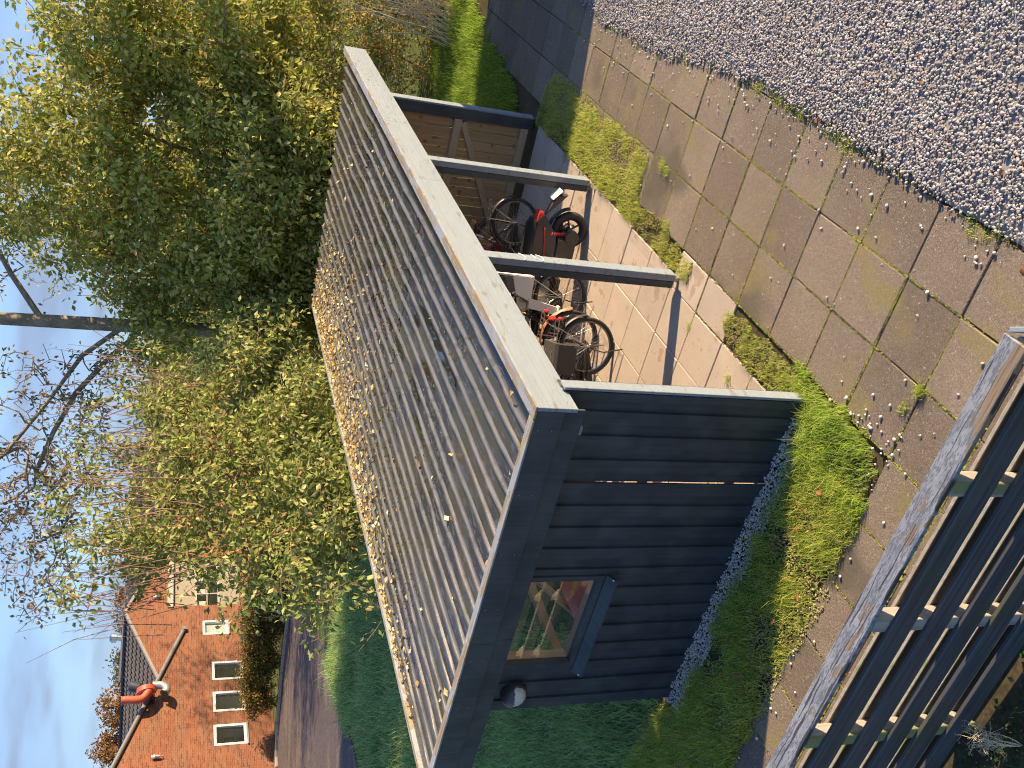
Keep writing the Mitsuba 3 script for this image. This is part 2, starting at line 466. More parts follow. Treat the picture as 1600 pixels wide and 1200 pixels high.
def slab(prefix, x0, x1, y0, y1, mat, jx=0.011, dz=None, yaw=0.0):
    w, d = round(x1 - x0 - jx, 3), round(y1 - y0 - jx, 3)
    if (w, d) not in protos:
        protos[(w, d)] = mikit.ply(slab_mesh(w, d), mat)
    k, i = prefix + '__slab', 0
    while k in scene:
        i += 1
        k = f'{prefix}__slab_{i:03d}'
    t = rng.normal(0, 0.0028, 3) if dz is None else dz
    scene[k] = {**protos[(w, d)], 'bsdf': {'type': 'ref', 'id': mat},
                'to_world': T().translate([x0 + jx / 2 + rng.normal(0, 0.0012), y0 + jx / 2 + rng.normal(0, 0.0012), float(np.clip(t[0], -0.006, 0.006))]).rotate([0, 0, 1], yaw + rng.normal(0, 0.12)).rotate([1, 0, 0], float(t[1] * 50)).rotate([0, 1, 0], float(t[2] * 50))}
    return k


joints = []
for i in range(-7, 15):
    for j in range(4):
        x0 = 0.6 * i
        if x0 > 8.4 or (j == 0 and x0 < -2.9):
            continue
        slab('path', x0, x0 + 0.6, YR[j], YR[j + 1], 'm_slab')
        if -4 < x0 < 5:
            joints += [((x0, YR[j]), (x0 + 0.6, YR[j])), ((x0, YR[j]), (x0, YR[j + 1]))]
for j in range(10):
    y0 = 0.587 + 0.577 * j
    for x0 in (-3.6, -4.2):
        slab('path', x0, x0 + 0.6, y0, y0 + 0.577, 'm_slab')
    joints += [((-3.6, y0), (-3.0, y0)), ((-3.6, y0), (-3.6, y0 + 0.577)), ((-4.2, y0), (-3.6, y0))]
joints += [((x, 0.587), (x + 0.6, 0.587)) for x in np.arange(-3.6, 1.0, 0.6)]
# broken corner piece on the slab by the corner of the path
# floor of the shed
add('shed_floor', prism([(-1.9, 0.59), (5.65, 0.59), (5.65, 4.5), (-1.9, 4.5)], -0.15, -0.022), 'm_ground')
labels['shed_floor'] = {'label': 'pale floor of square slabs inside the open shed', 'category': 'floor', 'kind': 'structure'}
YF = [1.007, 1.568, 2.13, 2.69, 3.25, 3.81, 4.37]
for i in range(-3, 9):
    for j in range(6):
        x0 = 0.6 * i
        slab('shed_floor', max(x0, -1.93), x0 + 0.6, YF[j] if j or i < 1 else 0.86 + 0.02 * (i < 3), YF[j + 1], 'm_floor', 0.007)
for i in (-1, 0):
    slab('shed_floor', 0.6 * i + 0.0, 0.6 * i + 0.6, 0.592, 1.003, 'm_floor', 0.009)
joints += [((-0.6, 0.7), (-0.6, 1.0)), ((0.0, 0.6), (0.0, 1.0)), ((-1.2, 1.0), (0.3, 1.0)), ((0, 1.0), (0, 1.35)), ((-1.2, 1.0), (-1.2, 1.5))]


def moss_mesh(J, rng):
    V, F, C, o = [], [], [], 0
    for a, b in J:
        a, b = np.array(a), np.array(b)
        L = np.linalg.norm(b - a)
        n = max(2, int(L / 0.007))
        t = np.linspace(0, 1, n)
        P = a + (b - a) * t[:, None]
        k = meshkit.fbm(np.c_[P * 2.6, t * 0], 3, 5) + rng.uniform(-0.22, 0.22)
        keep = rng.uniform(0, 1, n) < np.clip((k - 0.24) * 3.4, 0.0, 0.97)
        P = P[keep] + rng.normal(0, 0.0026, (keep.sum(), 2))
        for p in P:
            r = rng.uniform(0.0045, 0.0105) * (1 + 0.5 * (rng.uniform() < 0.12))
            q = ICO * r * [1, 1, 0.55] * rng.uniform(0.7, 1.3, 3) + [p[0], p[1], -0.003]
            V.append(q); F.append(ICOF + o); o += len(q)
            c = np.array([0.22, 0.235, 0.03]) * rng.uniform(0.5, 1.25) if rng.uniform() < 0.75 else np.array([0.08, 0.07, 0.025])
            C.append(np.tile(c, (len(q), 1)))
    return trimesh.Trimesh(np.vstack(V), np.vstack(F), process=False), np.vstack(C)


_i = trimesh.creation.icosahedron()
ICO, ICOF = np.array(_i.vertices), np.array(_i.faces)
m, c = moss_mesh(joints, rng)
add('joint_moss', m, 'm_vc', True, color=c); lab('joint_moss', 'yellow green moss growing in the joints of the path slabs', 'moss', kind='stuff')
# ------------------------------------------------------------------ the shed
lab('shed', 'dark grey timber bicycle shed with an open front and a ribbed flat roof', 'shed')
YW0, YW1 = 0.78, 4.36
# gable wall towards the camera: boards nailed over boards
WY0, WY1, WZ0, WZ1 = 2.72, 3.74, 1.31, 1.98


def cut_boards(name, x0, x1, y0, y1, z0, z1, mat, b=0.003):
    lo, hi = WY0 - 0.051, WY1 + 0.051
    for a, c in ((y0, min(y1, lo)), (max(y0, hi), y1)):
        if c - a > 0.012:
            add(name, box(x0, x1, a, c, z0, z1, b), mat)
    a, c = max(y0, lo), min(y1, hi)
    if c - a > 0.012:
        add(name, box(x0, x1, a, c, z0, WZ0 - 0.052, b), mat)
        add(name, box(x0, x1, a, c, WZ1 + 0.052, z1, b), mat)


k = 0
y = 0.965
while y < YW1 - 0.1:
    zz = -0.02 + rng.uniform(-0.008, 0.008)
    cut_boards('shed__cladding_board', -1.957, -1.933, y + rng.normal(0, 0.002), y + 0.124, zz, 2.22, 'm_paint_shaded')
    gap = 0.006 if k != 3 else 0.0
    cut_boards('shed__backing_board', -1.932, -1.912, y - 0.125 + 0.004, y + 0.022 + (0 if k != 3 else -0.030), zz + 0.01, 2.22, 'm_paint_shaded')
    y += 0.2335
    k += 1
cut_boards('shed__backing_board', -1.932, -1.912, y - 0.10, YW1, 0.06, 2.22, 'm_paint_shaded')
add('shed__corner_board', box(-1.975, -1.868, 0.752, 0.777, 0.03, 2.18, 0.003), 'm_paint_lit')
add('shed__corner_board', box(-1.962, -1.936, 0.790, 0.868, 0.03, 2.18, 0.003), 'm_paint_shaded')
add('shed__corner_post', box(-1.905, -1.80, 0.79, 0.89, 0.02, 2.18), 'm_paint_shaded')
add('shed__back_post', box(-1.93, -1.83, 4.25, 4.35, 0.02, 2.3), 'm_paint_shaded')
for z in (0.35, 1.2, 2.05):
    add('shed__wall_rail', box(-1.908, -1.86, 0.9, WY0 - 0.05 if z == 1.2 else 4.24, z - 0.05, z + 0.05), 'm_timber')
# window in the gable wall
W = 'shed__window'
scene[W] = mikit.ply(cat([box(-1.975, -1.90, WY0 - 0.05, WY0, WZ0 - 0.05, WZ1 + 0.05), box(-1.975, -1.90, WY1, WY1 + 0.05, WZ0 - 0.05, WZ1 + 0.05),
                          box(-1.975, -1.90, WY0, WY1, WZ0 - 0.05, WZ0), box(-1.975, -1.90, WY0, WY1, WZ1, WZ1 + 0.05)]), 'm_paint_shaded')
add(W + '__pane', box(-1.934, -1.933, WY0 + 0.001, WY1 - 0.001, WZ0 + 0.001, WZ1 - 0.001, 0), 'm_glass')
add(W + '__sill', cat([hull([[-1.976, a, WZ0 - 0.055] for a in (WY0 - 0.06, WY1 + 0.13)] + [[-2.05, a, WZ0 - 0.125] for a in (WY0 - 0.06, WY1 + 0.13)] +
                       [[-1.976, a, WZ0 - 0.075] for a in (WY0 - 0.06, WY1 + 0.13)] + [[-2.05, a, WZ0 - 0.143] for a in (WY0 - 0.06, WY1 + 0.13)])]), 'm_paint_shaded')
add(W + '__inner_frame', cat([box(-1.899, -1.80, WY0 - 0.04, WY0 - 0.005, WZ0 - 0.04, WZ1 + 0.03), box(-1.899, -1.80, WY1 + 0.005, WY1 + 0.04, WZ0 - 0.04, WZ1 + 0.03), box(-1.899, -1.80, WY0 - 0.04, WY1 + 0.04, WZ0 - 0.045, WZ0 - 0.012)]), 'm_timber')
for yy in (WY0 - 0.05, WY1 + 0.11):
    add(W + '__screw', lathe([(0, 0.004), (0.008, 0.003), (0.009, 0)], 10, [-0.7, 0, 0.7], (-2.03, yy, WZ0 - 0.103)), 'm_steel', 30)
# posts of the open front
def post(x, y, z0=0.09):
    w = 0.071
    k_ = add('shed__front_post', box(x - w, x + w, y - 0.075, y - 0.003, z0, 2.18, 0.004), 'm_paint_lit')  # front plank takes the sunlit copy of the paint, rear plank the shaded one
    add('shed__front_post', box(x - w, x + w, y + 0.001, y + 0.075, z0, 2.18, 0.004), 'm_paint_shaded')
    f = add('shed__post_foot', cat([tube([[x, y, -0.02], [x, y, z0]], 0.028, 12), box(x - 0.07, x + 0.07, y - 0.07, y + 0.07, z0 - 0.012, z0 - 0.001, 0.002)]), 'm_galva', 30)


post(0.50, 0.885)
post(3.20, 0.90, 0.05)
# end wall with its boards seen from inside
EX = 5.60
add('shed__end_post', box(EX - 0.02, EX + 0.14, 0.834, 0.985, 0.02, 2.13, 0.004), 'm_paint_shaded')
add('shed__end_post_lit_face', box(EX - 0.018, EX + 0.142, 0.806, 0.8335, 0.02, 2.134, 0.004), 'm_paint_lit')  # added strip carrying the sunlit paint tone; the post behind has the shaded tone
y = 1.0
while y < 4.3:
    w = 0.145 + rng.normal(0, 0.004)
    add('shed__end_board', box(EX + 0.03 + rng.uniform(0, 0.014), EX + 0.055, y, y + w - 0.008, 0.07, 2.3, 0.004), 'm_pine')
    y += w
for z in (1.14, 0.13, 2.1):
    add('shed__end_rail', box(EX - 0.025, EX + 0.028, 0.99, 4.3, z - 0.055, z + 0.055, 0.003), 'm_timber')
add('shed__brace', beam((EX + 0.005, 1.03, 1.06), (EX + 0.005, 2.75, 0.20), 0.04, 0.085, (0, 0, 1)), 'm_timber')
# back wall: boards on the right part, an open bay with rail and brace on the left
y = 4.30
x = 1.6
while x < EX:
    add('shed__back_board', box(x, x + 0.139, y, y + 0.024, 0.06, 2.3, 0.003), 'm_timber')
    x += 0.144
for xx in (-0.2, 1.55, 3.6, EX - 0.1):
    add('shed__back_post', box(xx - 0.05, xx + 0.05, 4.19, 4.29, 0.01, 2.3), 'm_timber')
add('shed__back_rail', box(-1.82, 1.5, 4.2, 4.25, 1.05, 1.15), 'm_timber')
add('shed__brace', beam((-1.75, 4.23, 0.25), (-0.3, 4.23, 1.03), 0.04, 0.085, (0, 0, 1)), 'm_timber')
# roof frame
for xx in (-1.84, 0.5, 3.2, 5.65, 7.6):
    add('shed__roof_beam', box(xx - 0.045, xx + 0.045, 0.86, 5.3, 2.24, 2.345), 'm_paint_shaded')
for yy in (1.06, 2.4, 3.8, 5.1):
    x0 = -2.10 if yy < 2 else -2.05
    add('shed__purlin', box(x0, 7.95, yy - 0.038, yy + 0.038, 2.00 if yy < 2 else 2.12, 2.09 if yy < 2 else 2.238), 'm_paint_lit')
# front fascia in lengths, its cap, the side fascia
cuts = [-2.2, 2.35, 4.35, 8.05]
for a, b_ in zip(cuts, cuts[1:]):
    add('shed__front_fascia', box(a + 0.001, b_ - 0.001, 0.800, 0.832, 2.137, 2.360, 0.0025), 'm_paint_lit')
    add('shed__front_fascia', box(a + 0.001, b_ - 0.001, 0.799, 0.832, 2.362, 2.454, 0.0025), 'm_paint_lit')
    add('shed__fascia_cap', box(a, b_ - 0.002, 0.795, 0.915, 2.4555, 2.472, 0.003), 'm_peel')
for a, b_ in ((0.834, 3.2), (3.202, 5.40)):
    add('shed__side_fascia', box(-2.199, -2.166, a, b_, 2.232, 2.454, 0.003), 'm_paint_shaded')
    add('shed__side_fascia', box(-2.160, -2.135, a, b_, 2.055, 2.262, 0.003), 'm_paint_shaded')
    add('shed__fascia_cap', box(-2.206, -2.108, max(a, 0.9165), b_, 2.4555, 2.471, 0.003), 'm_peely')
add('shed__back_fascia', box(-2.19, 8.0, 5.345, 5.41, 2.22, 2.415, 0.003), 'm_peel')
add('shed__roof_upstand', box(-2.10, 8.05, 0.917, 0.925, 2.36, 2.450, 0.001), 'm_navy')
# ribbed roof sheets
NR, RP, RY = 21, 0.2095, 0.998


PROF = ((0.0, 0), (0.125, 0), (0.134, 0.003), (0.142, 0.021), (0.149, 0.030), (0.158, 0.033), (0.167, 0.030), (0.174, 0.021), (0.182, 0.003), (0.192, 0))


def roof_sheet(x0, x1, dz, seed):
    xs = np.linspace(x0, x1, 60)
    ys, prof = [0.926], [0]
    for i in range(NR):
        y0 = RY + i * RP
        if y0 + 0.2 > 5.335:
            break
        for u, h in PROF:
            ys.append(y0 + u); prof.append(h)
    ys.append(5.338); prof.append(0)
    ys, prof = np.array(ys), np.array(prof)
    X, Y = np.meshgrid(xs, ys, indexing='ij')
    H = np.broadcast_to(prof, X.shape)
    row = np.floor((Y - RY) / RP)
    wob = (meshkit.fbm(np.stack([X * 1.3, row * 3.1, X * 0 + seed], -1), 3, 4) - 0.5)
    sag = (meshkit.fbm(np.stack([X * 0.8, Y * 0.8, X * 0], -1), 2, 8) - 0.5) * 0.018
    ripple = np.where(H > 0.02, (meshkit.noise(np.stack([X * 5, row * 7.3, X * 0 + 4], -1), 2) - 0.5) * 0.010, 0)
    Z = 2.372 + dz + H * (1 + 0.35 * wob) + sag + ripple
    Y = Y + wob * 0.045 * (H > 0.002)
    V = np.stack([X, Y, Z], -1).reshape(-1, 3)
    nx, ny = X.shape
    i, j = np.meshgrid(np.arange(nx - 1), np.arange(ny - 1), indexing='ij')
    q = np.stack([i * ny + j, (i + 1) * ny + j, (i + 1) * ny + j + 1, i * ny + j + 1], -1).reshape(-1, 4)
    return trimesh.Trimesh(V, np.vstack([q[:, [0, 1, 2]], q[:, [0, 2, 3]]]), process=False)


add('shed__roof_sheet', roof_sheet(-2.12, 2.2, 0.0, 1), 'm_roof', 50)
add('shed__roof_sheet', roof_sheet(2.1, 5.4, 0.004, 2), 'm_roof', 50)
add('shed__roof_sheet', roof_sheet(5.3, 8.12, 0.008, 3), 'm_roof', 50)
# nails along the fascia boards
nl = []
for x in np.arange(-2.1, 8.0, 0.62):
    for z in (2.2, 2.31, 2.41):
        nl.append(lathe([(0, 0.002), (0.004, 0.0015), (0.0045, 0)], 6, [0, -1, 0], (x + rng.normal(0, 0.01), 0.7985, z)))
for y in np.arange(1.0, 5.4, 0.6):
    nl.append(lathe([(0, 0.002), (0.004, 0.0015), (0.0045, 0)], 6, [-1, 0, 0], (-2.2, y, 2.3)))
    nl.append(lathe([(0, 0.002), (0.004, 0.0015), (0.0045, 0)], 6, [-1, 0, 0], (-2.2, y, 2.41)))
add('shed__nail_heads', cat(nl), 'm_galva'); labels['shed__nail_heads'] = {'label': 'small nail heads in the fascia boards', 'kind': 'stuff'}
# wall lamp: round dome with a shade
lab('wall_lamp', 'round outdoor lamp with ribbed glass and a dark hood on the grey gable wall', 'lamp')
LC = np.array([-1.957, 4.10, 1.78])
add('wall_lamp__base', lathe([(0, 0), (0.125, 0), (0.13, 0.02), (0.125, 0.05), (0.11, 0.06), (0, 0.06)], 28, [-1, 0, 0], LC), 'm_dkplastic', 40)
gl = [(0.108 * math.cos(t) * 1.0, 0.06 + 0.085 * math.sin(t)) for t in np.linspace(0, math.pi / 2, 9)]
gl[-1] = (0.0, gl[-1][1])
lm = lathe(gl, 36)
V = np.array(lm.vertices); a = np.arctan2(V[:, 1], V[:, 0]); V[:, :2] *= (1 + 0.035 * np.cos(12 * a))[:, None]
lm = trimesh.Trimesh(V, lm.faces, process=False); lm.apply_transform(trimesh.geometry.align_vectors([0, 0, 1], [-1, 0, 0])); lm.apply_translation(LC)
M['m_lampglass'] = two(pri((0.55, 0.53, 0.48), 0.12, specular=0.6, clearcoat=1.0))
add('wall_lamp__glass', lm, 'm_lampglass', 40)
hd = [(0.128 * math.cos(t), 0.055 + 0.11 * math.sin(t)) for t in np.linspace(0, math.pi / 2, 10)]
hm = lathe(hd, 36); c_ = hm.triangles_center
hm = trimesh.Trimesh(hm.vertices, hm.faces, process=False)
hm.apply_transform(trimesh.geometry.align_vectors([0, 0, 1], [-1, 0, 0])); hm.apply_translation(LC)
keep = hm.triangles_center[:, 2] > LC[2] + 0.035
hm = trimesh.Trimesh(hm.vertices, hm.faces[keep], process=False)
add('wall_lamp__hood', hm, 'm_dkplastic', 40)
# ------------------------------------------------------------------ fence below the camera
lab('fence', 'low black slat fence with a flaking grey cap board beside the path', 'fence')
FY0, FY1 = -1.20, 6.6
for a, b_ in ((FY0 + 0.02, 2.4), (2.402, FY1)):
    add('fence__cap', box(-4.592, -4.438, a, b_, 1.272, 1.300, 0.004), 'm_fencecap')
for i, z in enumerate((1.105, 0.846, 0.612, 0.378, 0.140)):
    h = 0.074 if i == 0 else 0.07
    add('fence__slat', box(-4.628 + rng.normal(0, 0.001), -4.602, FY0 + 0.01, FY1, z - h, z + h, 0.003), 'm_fence')
for z in (1.068, 0.815, 0.555, 0.320, 0.085):
    add('fence__slat', box(-4.492, -4.466, FY0 + 0.01, FY1, z - 0.14, z - 0.013, 0.003), 'm_fence')
    add('fence__slat_top', box(-4.492, -4.466, FY0 + 0.012, FY1 - 0.002, z - 0.0125, z, 0.003), 'm_fencetop')
for y in (-1.15, -0.36, 0.60, 1.58, 2.56, 3.54, 4.5, 5.5, 6.5):
    add('fence__post', box(-4.600, -4.494, y - 0.045, y + 0.045, -0.25, 1.270, 0.004), 'm_fencetop')
add('fence__corner_post', box(-4.735, -4.632, -1.20, -1.02, -0.25, 1.235, 0.004), 'm_rawwood')
lab('return_fence', 'short painted board fence running back from the corner of the slat fence', 'fence')
RF0, RFD = np.array([-4.455, -1.205]), np.array([-0.87, -0.493])
for z in (1.205, 0.965, 0.725, 0.485):
    p0, p1 = np.r_[RF0, z], np.r_[RF0 + RFD * 1.7, z]
    add('return_fence__slat', beam(p0, p1, 0.026, 0.19), 'm_paint_lit')
for t in (0.55, 1.5):
    q = RF0 + RFD * t + np.array([-0.031, 0.055])
    add('return_fence__post', box(q[0] - 0.04, q[0] + 0.04, q[1] - 0.04, q[1] + 0.04, -0.2, 1.27), 'm_fence')
# ------------------------------------------------------------------ brick building across the road
lab('brick_building', 'long low red brick building with a grey roof and white framed windows across the road', 'building')


def face_poly(poly, d0, d1, holes=()):
    """a wall piece given in facade coordinates (s, z), between depths d0 and d1"""
    from shapely.geometry import Polygon
    P = Polygon(poly, [h for h in holes])
    m = trimesh.creation.extrude_polygon(P, abs(d1 - d0), engine='earcut')
    v = np.array(m.vertices)
    s, z, d = v[:, 0], v[:, 1], min(d0, d1) + v[:, 2]
    V = np.c_[Bo + s[:, None] * Be + d[:, None] * Bn, z]
    return trimesh.Trimesh(V, np.asarray(m.faces)[:, ::-1], process=False)


def rect(a, b, c, d):
    return [(a, c), (b, c), (b, d), (a, d)]


def fb(s0, s1, d0, d1, z0, z1, b=0.006):
    m = box(s0, s1, d0, d1, z0, z1, b)
    v = np.array(m.vertices)
    return trimesh.Trimesh(np.c_[Bo + v[:, :1] * Be + v[:, 1:2] * Bn, v[:, 2]], np.asarray(m.faces)[:, ::-1], process=False)


WIN = [(0.20, 1.16, 0.96, 2.17), (1.77, 2.75, 0.96, 2.16), (3.34, 4.30, 0.96, 2.16), (5.80, 6.60, 1.44, 2.48), (-2.6, -1.6, 0.96, 2.17), (-5.2, -4.2, 0.96, 2.17)]
holes = [rect(*w) for w in WIN] + [rect(7.53, 10.6, 0.9, 3.65)]
wall = [(-14, -0.1), (26, -0.1), (26, 3.4), (12.4, 3.62), (7.2, 5.54), (3.6, 4.19), (3.55, 4.19), (-5, 7.33), (-14, 4.0)]
add('brick_building__wall', face_poly(wall, 0.0, -0.32, holes), 'm_brick')
M['m_verge'] = two(pri((0.20, 0.19, 0.175), 0.8))
M['m_pipe'] = two(pri((0.13, 0.13, 0.135), 0.55))
add('brick_building__gable_verge', beam(bp(7.2, 0.04, 5.57), bp(3.55, 0.04, 4.20), 0.16, 0.11, b=0.01), 'm_verge')
add('brick_building__gable_verge', beam(bp(7.2, 0.045, 5.57), bp(12.5, 0.045, 3.62), 0.16, 0.11, b=0.01), 'm_verge')
add('brick_building__coping', tube([bp(6.12, 0.06, 3.23), bp(-5.0, 0.06, 7.36)], 0.085, 12), 'm_pipe', 40)
add('brick_building__coping', beam(bp(-5.0, 0.0, 7.38), bp(-14, 0.0, 4.0), 0.2, 0.1), 'm_pipe')
add('brick_building__coping_end', fb(6.02, 6.19, -0.02, 0.17, 3.13, 3.30), 'm_pipe')


def roof_patch(E0, E1, R0, R1, n, rows, h, mat, key, lift=0.035):
    """tiled roof slope from the eave E0-E1 to the ridge R0-R1: n raised rolls, rows of overlapping courses"""
    E0, E1, R0, R1 = (np.asarray(q, float) for q in (E0, E1, R0, R1))
    up = np.cross(E1 - E0, R0 - E0)
    up = up / np.linalg.norm(up) * np.sign(up[2])
    us, hs = [], []
    for i in range(n):
        for du, hh in ((0, 0), (0.55, 0), (0.70, h), (0.85, h)):
            us.append((i + du) / n); hs.append(hh)
    us, hs = np.r_[us, 1.0], np.r_[hs, 0.0]
    V = []
    for r in range(rows):
        for t, l in ((r / rows, lift), ((r + 1) / rows, 0.0)):
            a, b2 = E0 + (R0 - E0) * t, E1 + (R1 - E1) * t
            V.append(a + (b2 - a) * us[:, None] + up * (hs + l)[:, None])
    V = np.vstack(V)
    k = len(us)
    i, j = np.meshgrid(np.arange(2 * rows - 1), np.arange(k - 1), indexing='ij')
    q = np.stack([i * k + j, (i + 1) * k + j, (i + 1) * k + j + 1, i * k + j + 1], -1).reshape(-1, 4)
    add(key, trimesh.Trimesh(V, np.vstack([q[:, [0, 1, 2]], q[:, [0, 2, 3]]]), process=False), mat)


roof_patch(bp(2.2, -0.02, 3.62), bp(2.2, -15, 3.62), bp(7.2, -0.02, 5.50), bp(7.2, -15, 5.50), 48, 12, 0.03, 'm_tile', 'brick_building__roof')
roof_patch(bp(12.6, -0.02, 3.50), bp(12.6, -15, 3.50), bp(7.2, -0.02, 5.50), bp(7.2, -15, 5.50), 48, 12, 0.03, 'm_tile', 'brick_building__roof')
roof_patch(bp(10.2, -0.4, 3.40), bp(26, -0.4, 3.40), bp(8.4, -5.5, 5.66), bp(26, -5.5, 5.66), 40, 10, 0.05, 'm_slate', 'brick_building__roof')
add('brick_building__ridge', beam(bp(7.2, -0.05, 5.56), bp(7.2, -15, 5.56), 0.2, 0.1, b=0.03), 'm_slate')
add('brick_building__ridge', beam(bp(8.3, -5.5, 5.70), bp(26, -5.5, 5.70), 0.2, 0.1, b=0.03), 'm_slate')
add('brick_building__side_wall', fb(-14, -13.7, -14, -0.33, 0, 3.9), 'm_brick')
M['m_room'] = two(pri((0.42, 0.40, 0.37), 0.85))
for wn, (a, b_, c, d) in enumerate(WIN):
    k = add('brick_building__window', cat([fb(a, a + 0.10, -0.10, 0.015, c, d), fb(b_ - 0.10, b_, -0.10, 0.015, c, d), fb(a + 0.10, b_ - 0.10, -0.10, 0.015, d - 0.10, d), fb(a + 0.10, b_ - 0.10, -0.10, 0.015, c, c + 0.10)]), 'm_frame')
    add(k + '__pane', fb(a + 0.10, b_ - 0.10, -0.052, -0.048, c + 0.10, d - 0.10, 0), 'm_glass')
    add(k + '__sill', fb(a - 0.04, b_ + 0.04, 0.0, 0.07, c - 0.06, c - 0.005), 'm_verge')
    y0, y1, x0, x1 = -3.4, -0.34, a - 0.5, b_ + 0.5
    add(k + '__room', cat([fb(x0, x1, y0 - 0.05, y0, -0.0, 2.75, 0), fb(x0, x1, y0, y1, -0.05, 0.0, 0), fb(x0, x1, y0, y1, 2.75, 2.8, 0), fb(x0 - 0.05, x0, y0, y1, 0.0, 2.75, 0), fb(x1, x1 + 0.05, y0, y1, 0.0, 2.75, 0)]), 'm_room')
    if wn == 3:
        add(k + '__blind', fb(a + 0.07, b_ - 0.07, -0.14, -0.12, c + 0.07, d - 0.07, 0), 'm_curtain')
    if wn == 0:
        add(k + '__screen', cat([fb(a + 0.50, a + 0.78, -0.62, -0.58, c + 0.42, c + 0.78), fb(a + 0.2, a + 0.3, -0.6, -0.5, c + 0.12, c + 0.3)]), 'm_navy')
M['m_frame'] = two(pri((0.60, 0.585, 0.56), 0.45))
# tall bay with a beige panel, a lintel and a multi pane window
add('brick_building__bay_panel', fb(7.54, 10.59, -0.16, -0.10, 2.78, 3.64), 'm_panel')
add('brick_building__lintel', fb(7.42, 10.7, -0.05, 0.07, 3.66, 3.90, 0.01), 'm_concrete')
add('brick_building__bay_panel', fb(7.54, 10.59, -0.16, -0.10, 0.9, 1.72), 'm_panel')
k = add('brick_building__bay_window', cat([fb(7.54, 10.59, -0.2, -0.08, 1.72, 1.82), fb(7.54, 10.59, -0.2, -0.08, 2.68, 2.78)] + [fb(q, q + 0.07, -0.2, -0.08, 1.82, 2.68) for q in (7.54, 8.28, 9.03, 9.78, 10.52)] + [fb(7.61, 10.52, -0.19, -0.09, 2.24, 2.28)]), 'm_concrete')
add(k + '__pane', fb(7.61, 10.52, -0.145, -0.14, 1.82, 2.68, 0), 'm_glass')
add(k + '__room', cat([fb(7.0, 11.1, -3.45, -3.4, 0.0, 3.2, 0), fb(7.0, 11.1, -3.4, -0.34, -0.05, 0.0, 0), fb(7.0, 11.1, -3.4, -0.34, 3.2, 3.25, 0), fb(6.95, 7.0, -3.4, -0.34, 0.0, 3.2, 0), fb(11.1, 11.15, -3.4, -0.34, 0.0, 3.2, 0)]), 'm_room')
add(k + '__curtain', cat([fb(q + 0.2, q + 0.52, -0.30, -0.28, 2.30, 2.66) for q in (7.54, 8.28, 9.03, 9.78)]), 'm_curtain')
# lamps on the facade
for q, z in ((8.01, 4.28), (-0.13, 4.16)):
    k = thing('facade_lamp', 'small white tipped lamp high on the brick gable ' + ('above the lintel of the beige bay' if q > 0 else 'near the left end of the wall'), 'lamp', 'lamps on the brick facade')
    p = bp(q, 0.12, z)
    add(k + '__arm', tube([bp(q, -0.01, z - 0.20), bp(q, 0.1, z - 0.20), bp(q, 0.12, z - 0.1)], 0.018, 8), 'm_galva', 40)
    add(k + '__body', lathe([(0, -0.1), (0.05, -0.1), (0.065, 0.08), (0, 0.081)], 14, None, p), 'm_galva', 40)
    add(k + '__cap', lathe([(0.06, 0.082), (0.063, 0.16), (0.045, 0.2), (0, 0.205)], 14, None, p), 'm_white', 40)
# red extractor fan with ducts, and a steel roof vent
k = thing('extractor_fan', 'orange red extractor fan with a grey duct elbow on the brick gable', 'fan')
fs, fz, fd = 2.62, 4.42, 0.46
sn = lathe([(0, -0.11), (0.33, -0.11), (0.36, -0.09), (0.36, 0.09), (0.33, 0.11), (0, 0.11)], 30)
R3 = np.eye(4); R3[:3, 1], R3[:3, 2] = [Bn[0], Bn[1], 0], [math.cos(0.6), math.sin(0.6) * -0.0, math.sin(0.6)]
R3[:3, 0] = np.cross(R3[:3, 1], R3[:3, 2]); R3[:3, 3] = bp(fs, fd, fz + 0.2)
R3 = np.eye(4); R3[:3, 3] = bp(fs, fd, fz + 0.2)
R3 = R3 @ trimesh.transformations.rotation_matrix(math.radians(82), [0, 1, 0]) @ trimesh.transformations.rotation_matrix(math.radians(14), [1, 0, 0])
sn.apply_transform(R3)
add(k + '__housing', sn, 'm_fan', 40)
add(k + '__outlet', tube(bez([bp(fs - 0.02, fd + 0.16, fz + 0.10), bp(fs - 0.22, fd + 0.14, fz + 0.16), bp(fs - 0.44, fd + 0.1, fz + 0.32), bp(fs - 0.50, fd + 0.1, fz + 0.55), bp(fs - 0.50, fd + 0.1, fz + 1.05)], 16), 0.15, 18), 'm_fan', 40)
add(k + '__outlet_rim', lathe([(0.15, 0), (0.168, 0), (0.168, 0.05), (0.15, 0.05)], 18, None, bp(fs - 0.50, fd + 0.1, fz + 1.03)), 'm_fan', 40)
add(k + '__motor', lathe([(0, 0), (0.17, 0), (0.2, 0.04), (0.2, 0.36), (0.14, 0.42), (0, 0.42)], 22, [0.25, 0, 0.97], bp(fs + 0.14, fd + 0.02, fz + 0.42)), 'm_navy', 40)
el = [bp(fs + 0.22, fd + 0.05, fz - 0.02), bp(fs + 0.20, fd + 0.05, fz - 0.12)] + [bp(fs - 0.06 + 0.26 * math.cos(t), fd + 0.05, fz - 0.24 - 0.28 * math.sin(t)) for t in np.linspace(0.1, math.pi * 0.72, 9)]
add(k + '__duct', tube(el, 0.15, 18), 'm_galva', 40)
add(k + '__duct_flange', tube([el[-2] + (el[-1] - el[-2]) * 0.6, el[-1] + (el[-1] - el[-2]) * 0.3], 0.185, 18), 'm_steel', 40)
add(k + '__bracket', cat([fb(fs - 0.28, fs + 0.34, 0.0, 0.05, fz - 0.1, fz + 0.3), fb(fs - 0.1, fs + 0.1, 0.0, fd, fz + 0.14, fz + 0.22)]), 'm_black')
k = thing('roof_vent', 'shiny steel cowl vent on the dark roof ridge', 'vent')
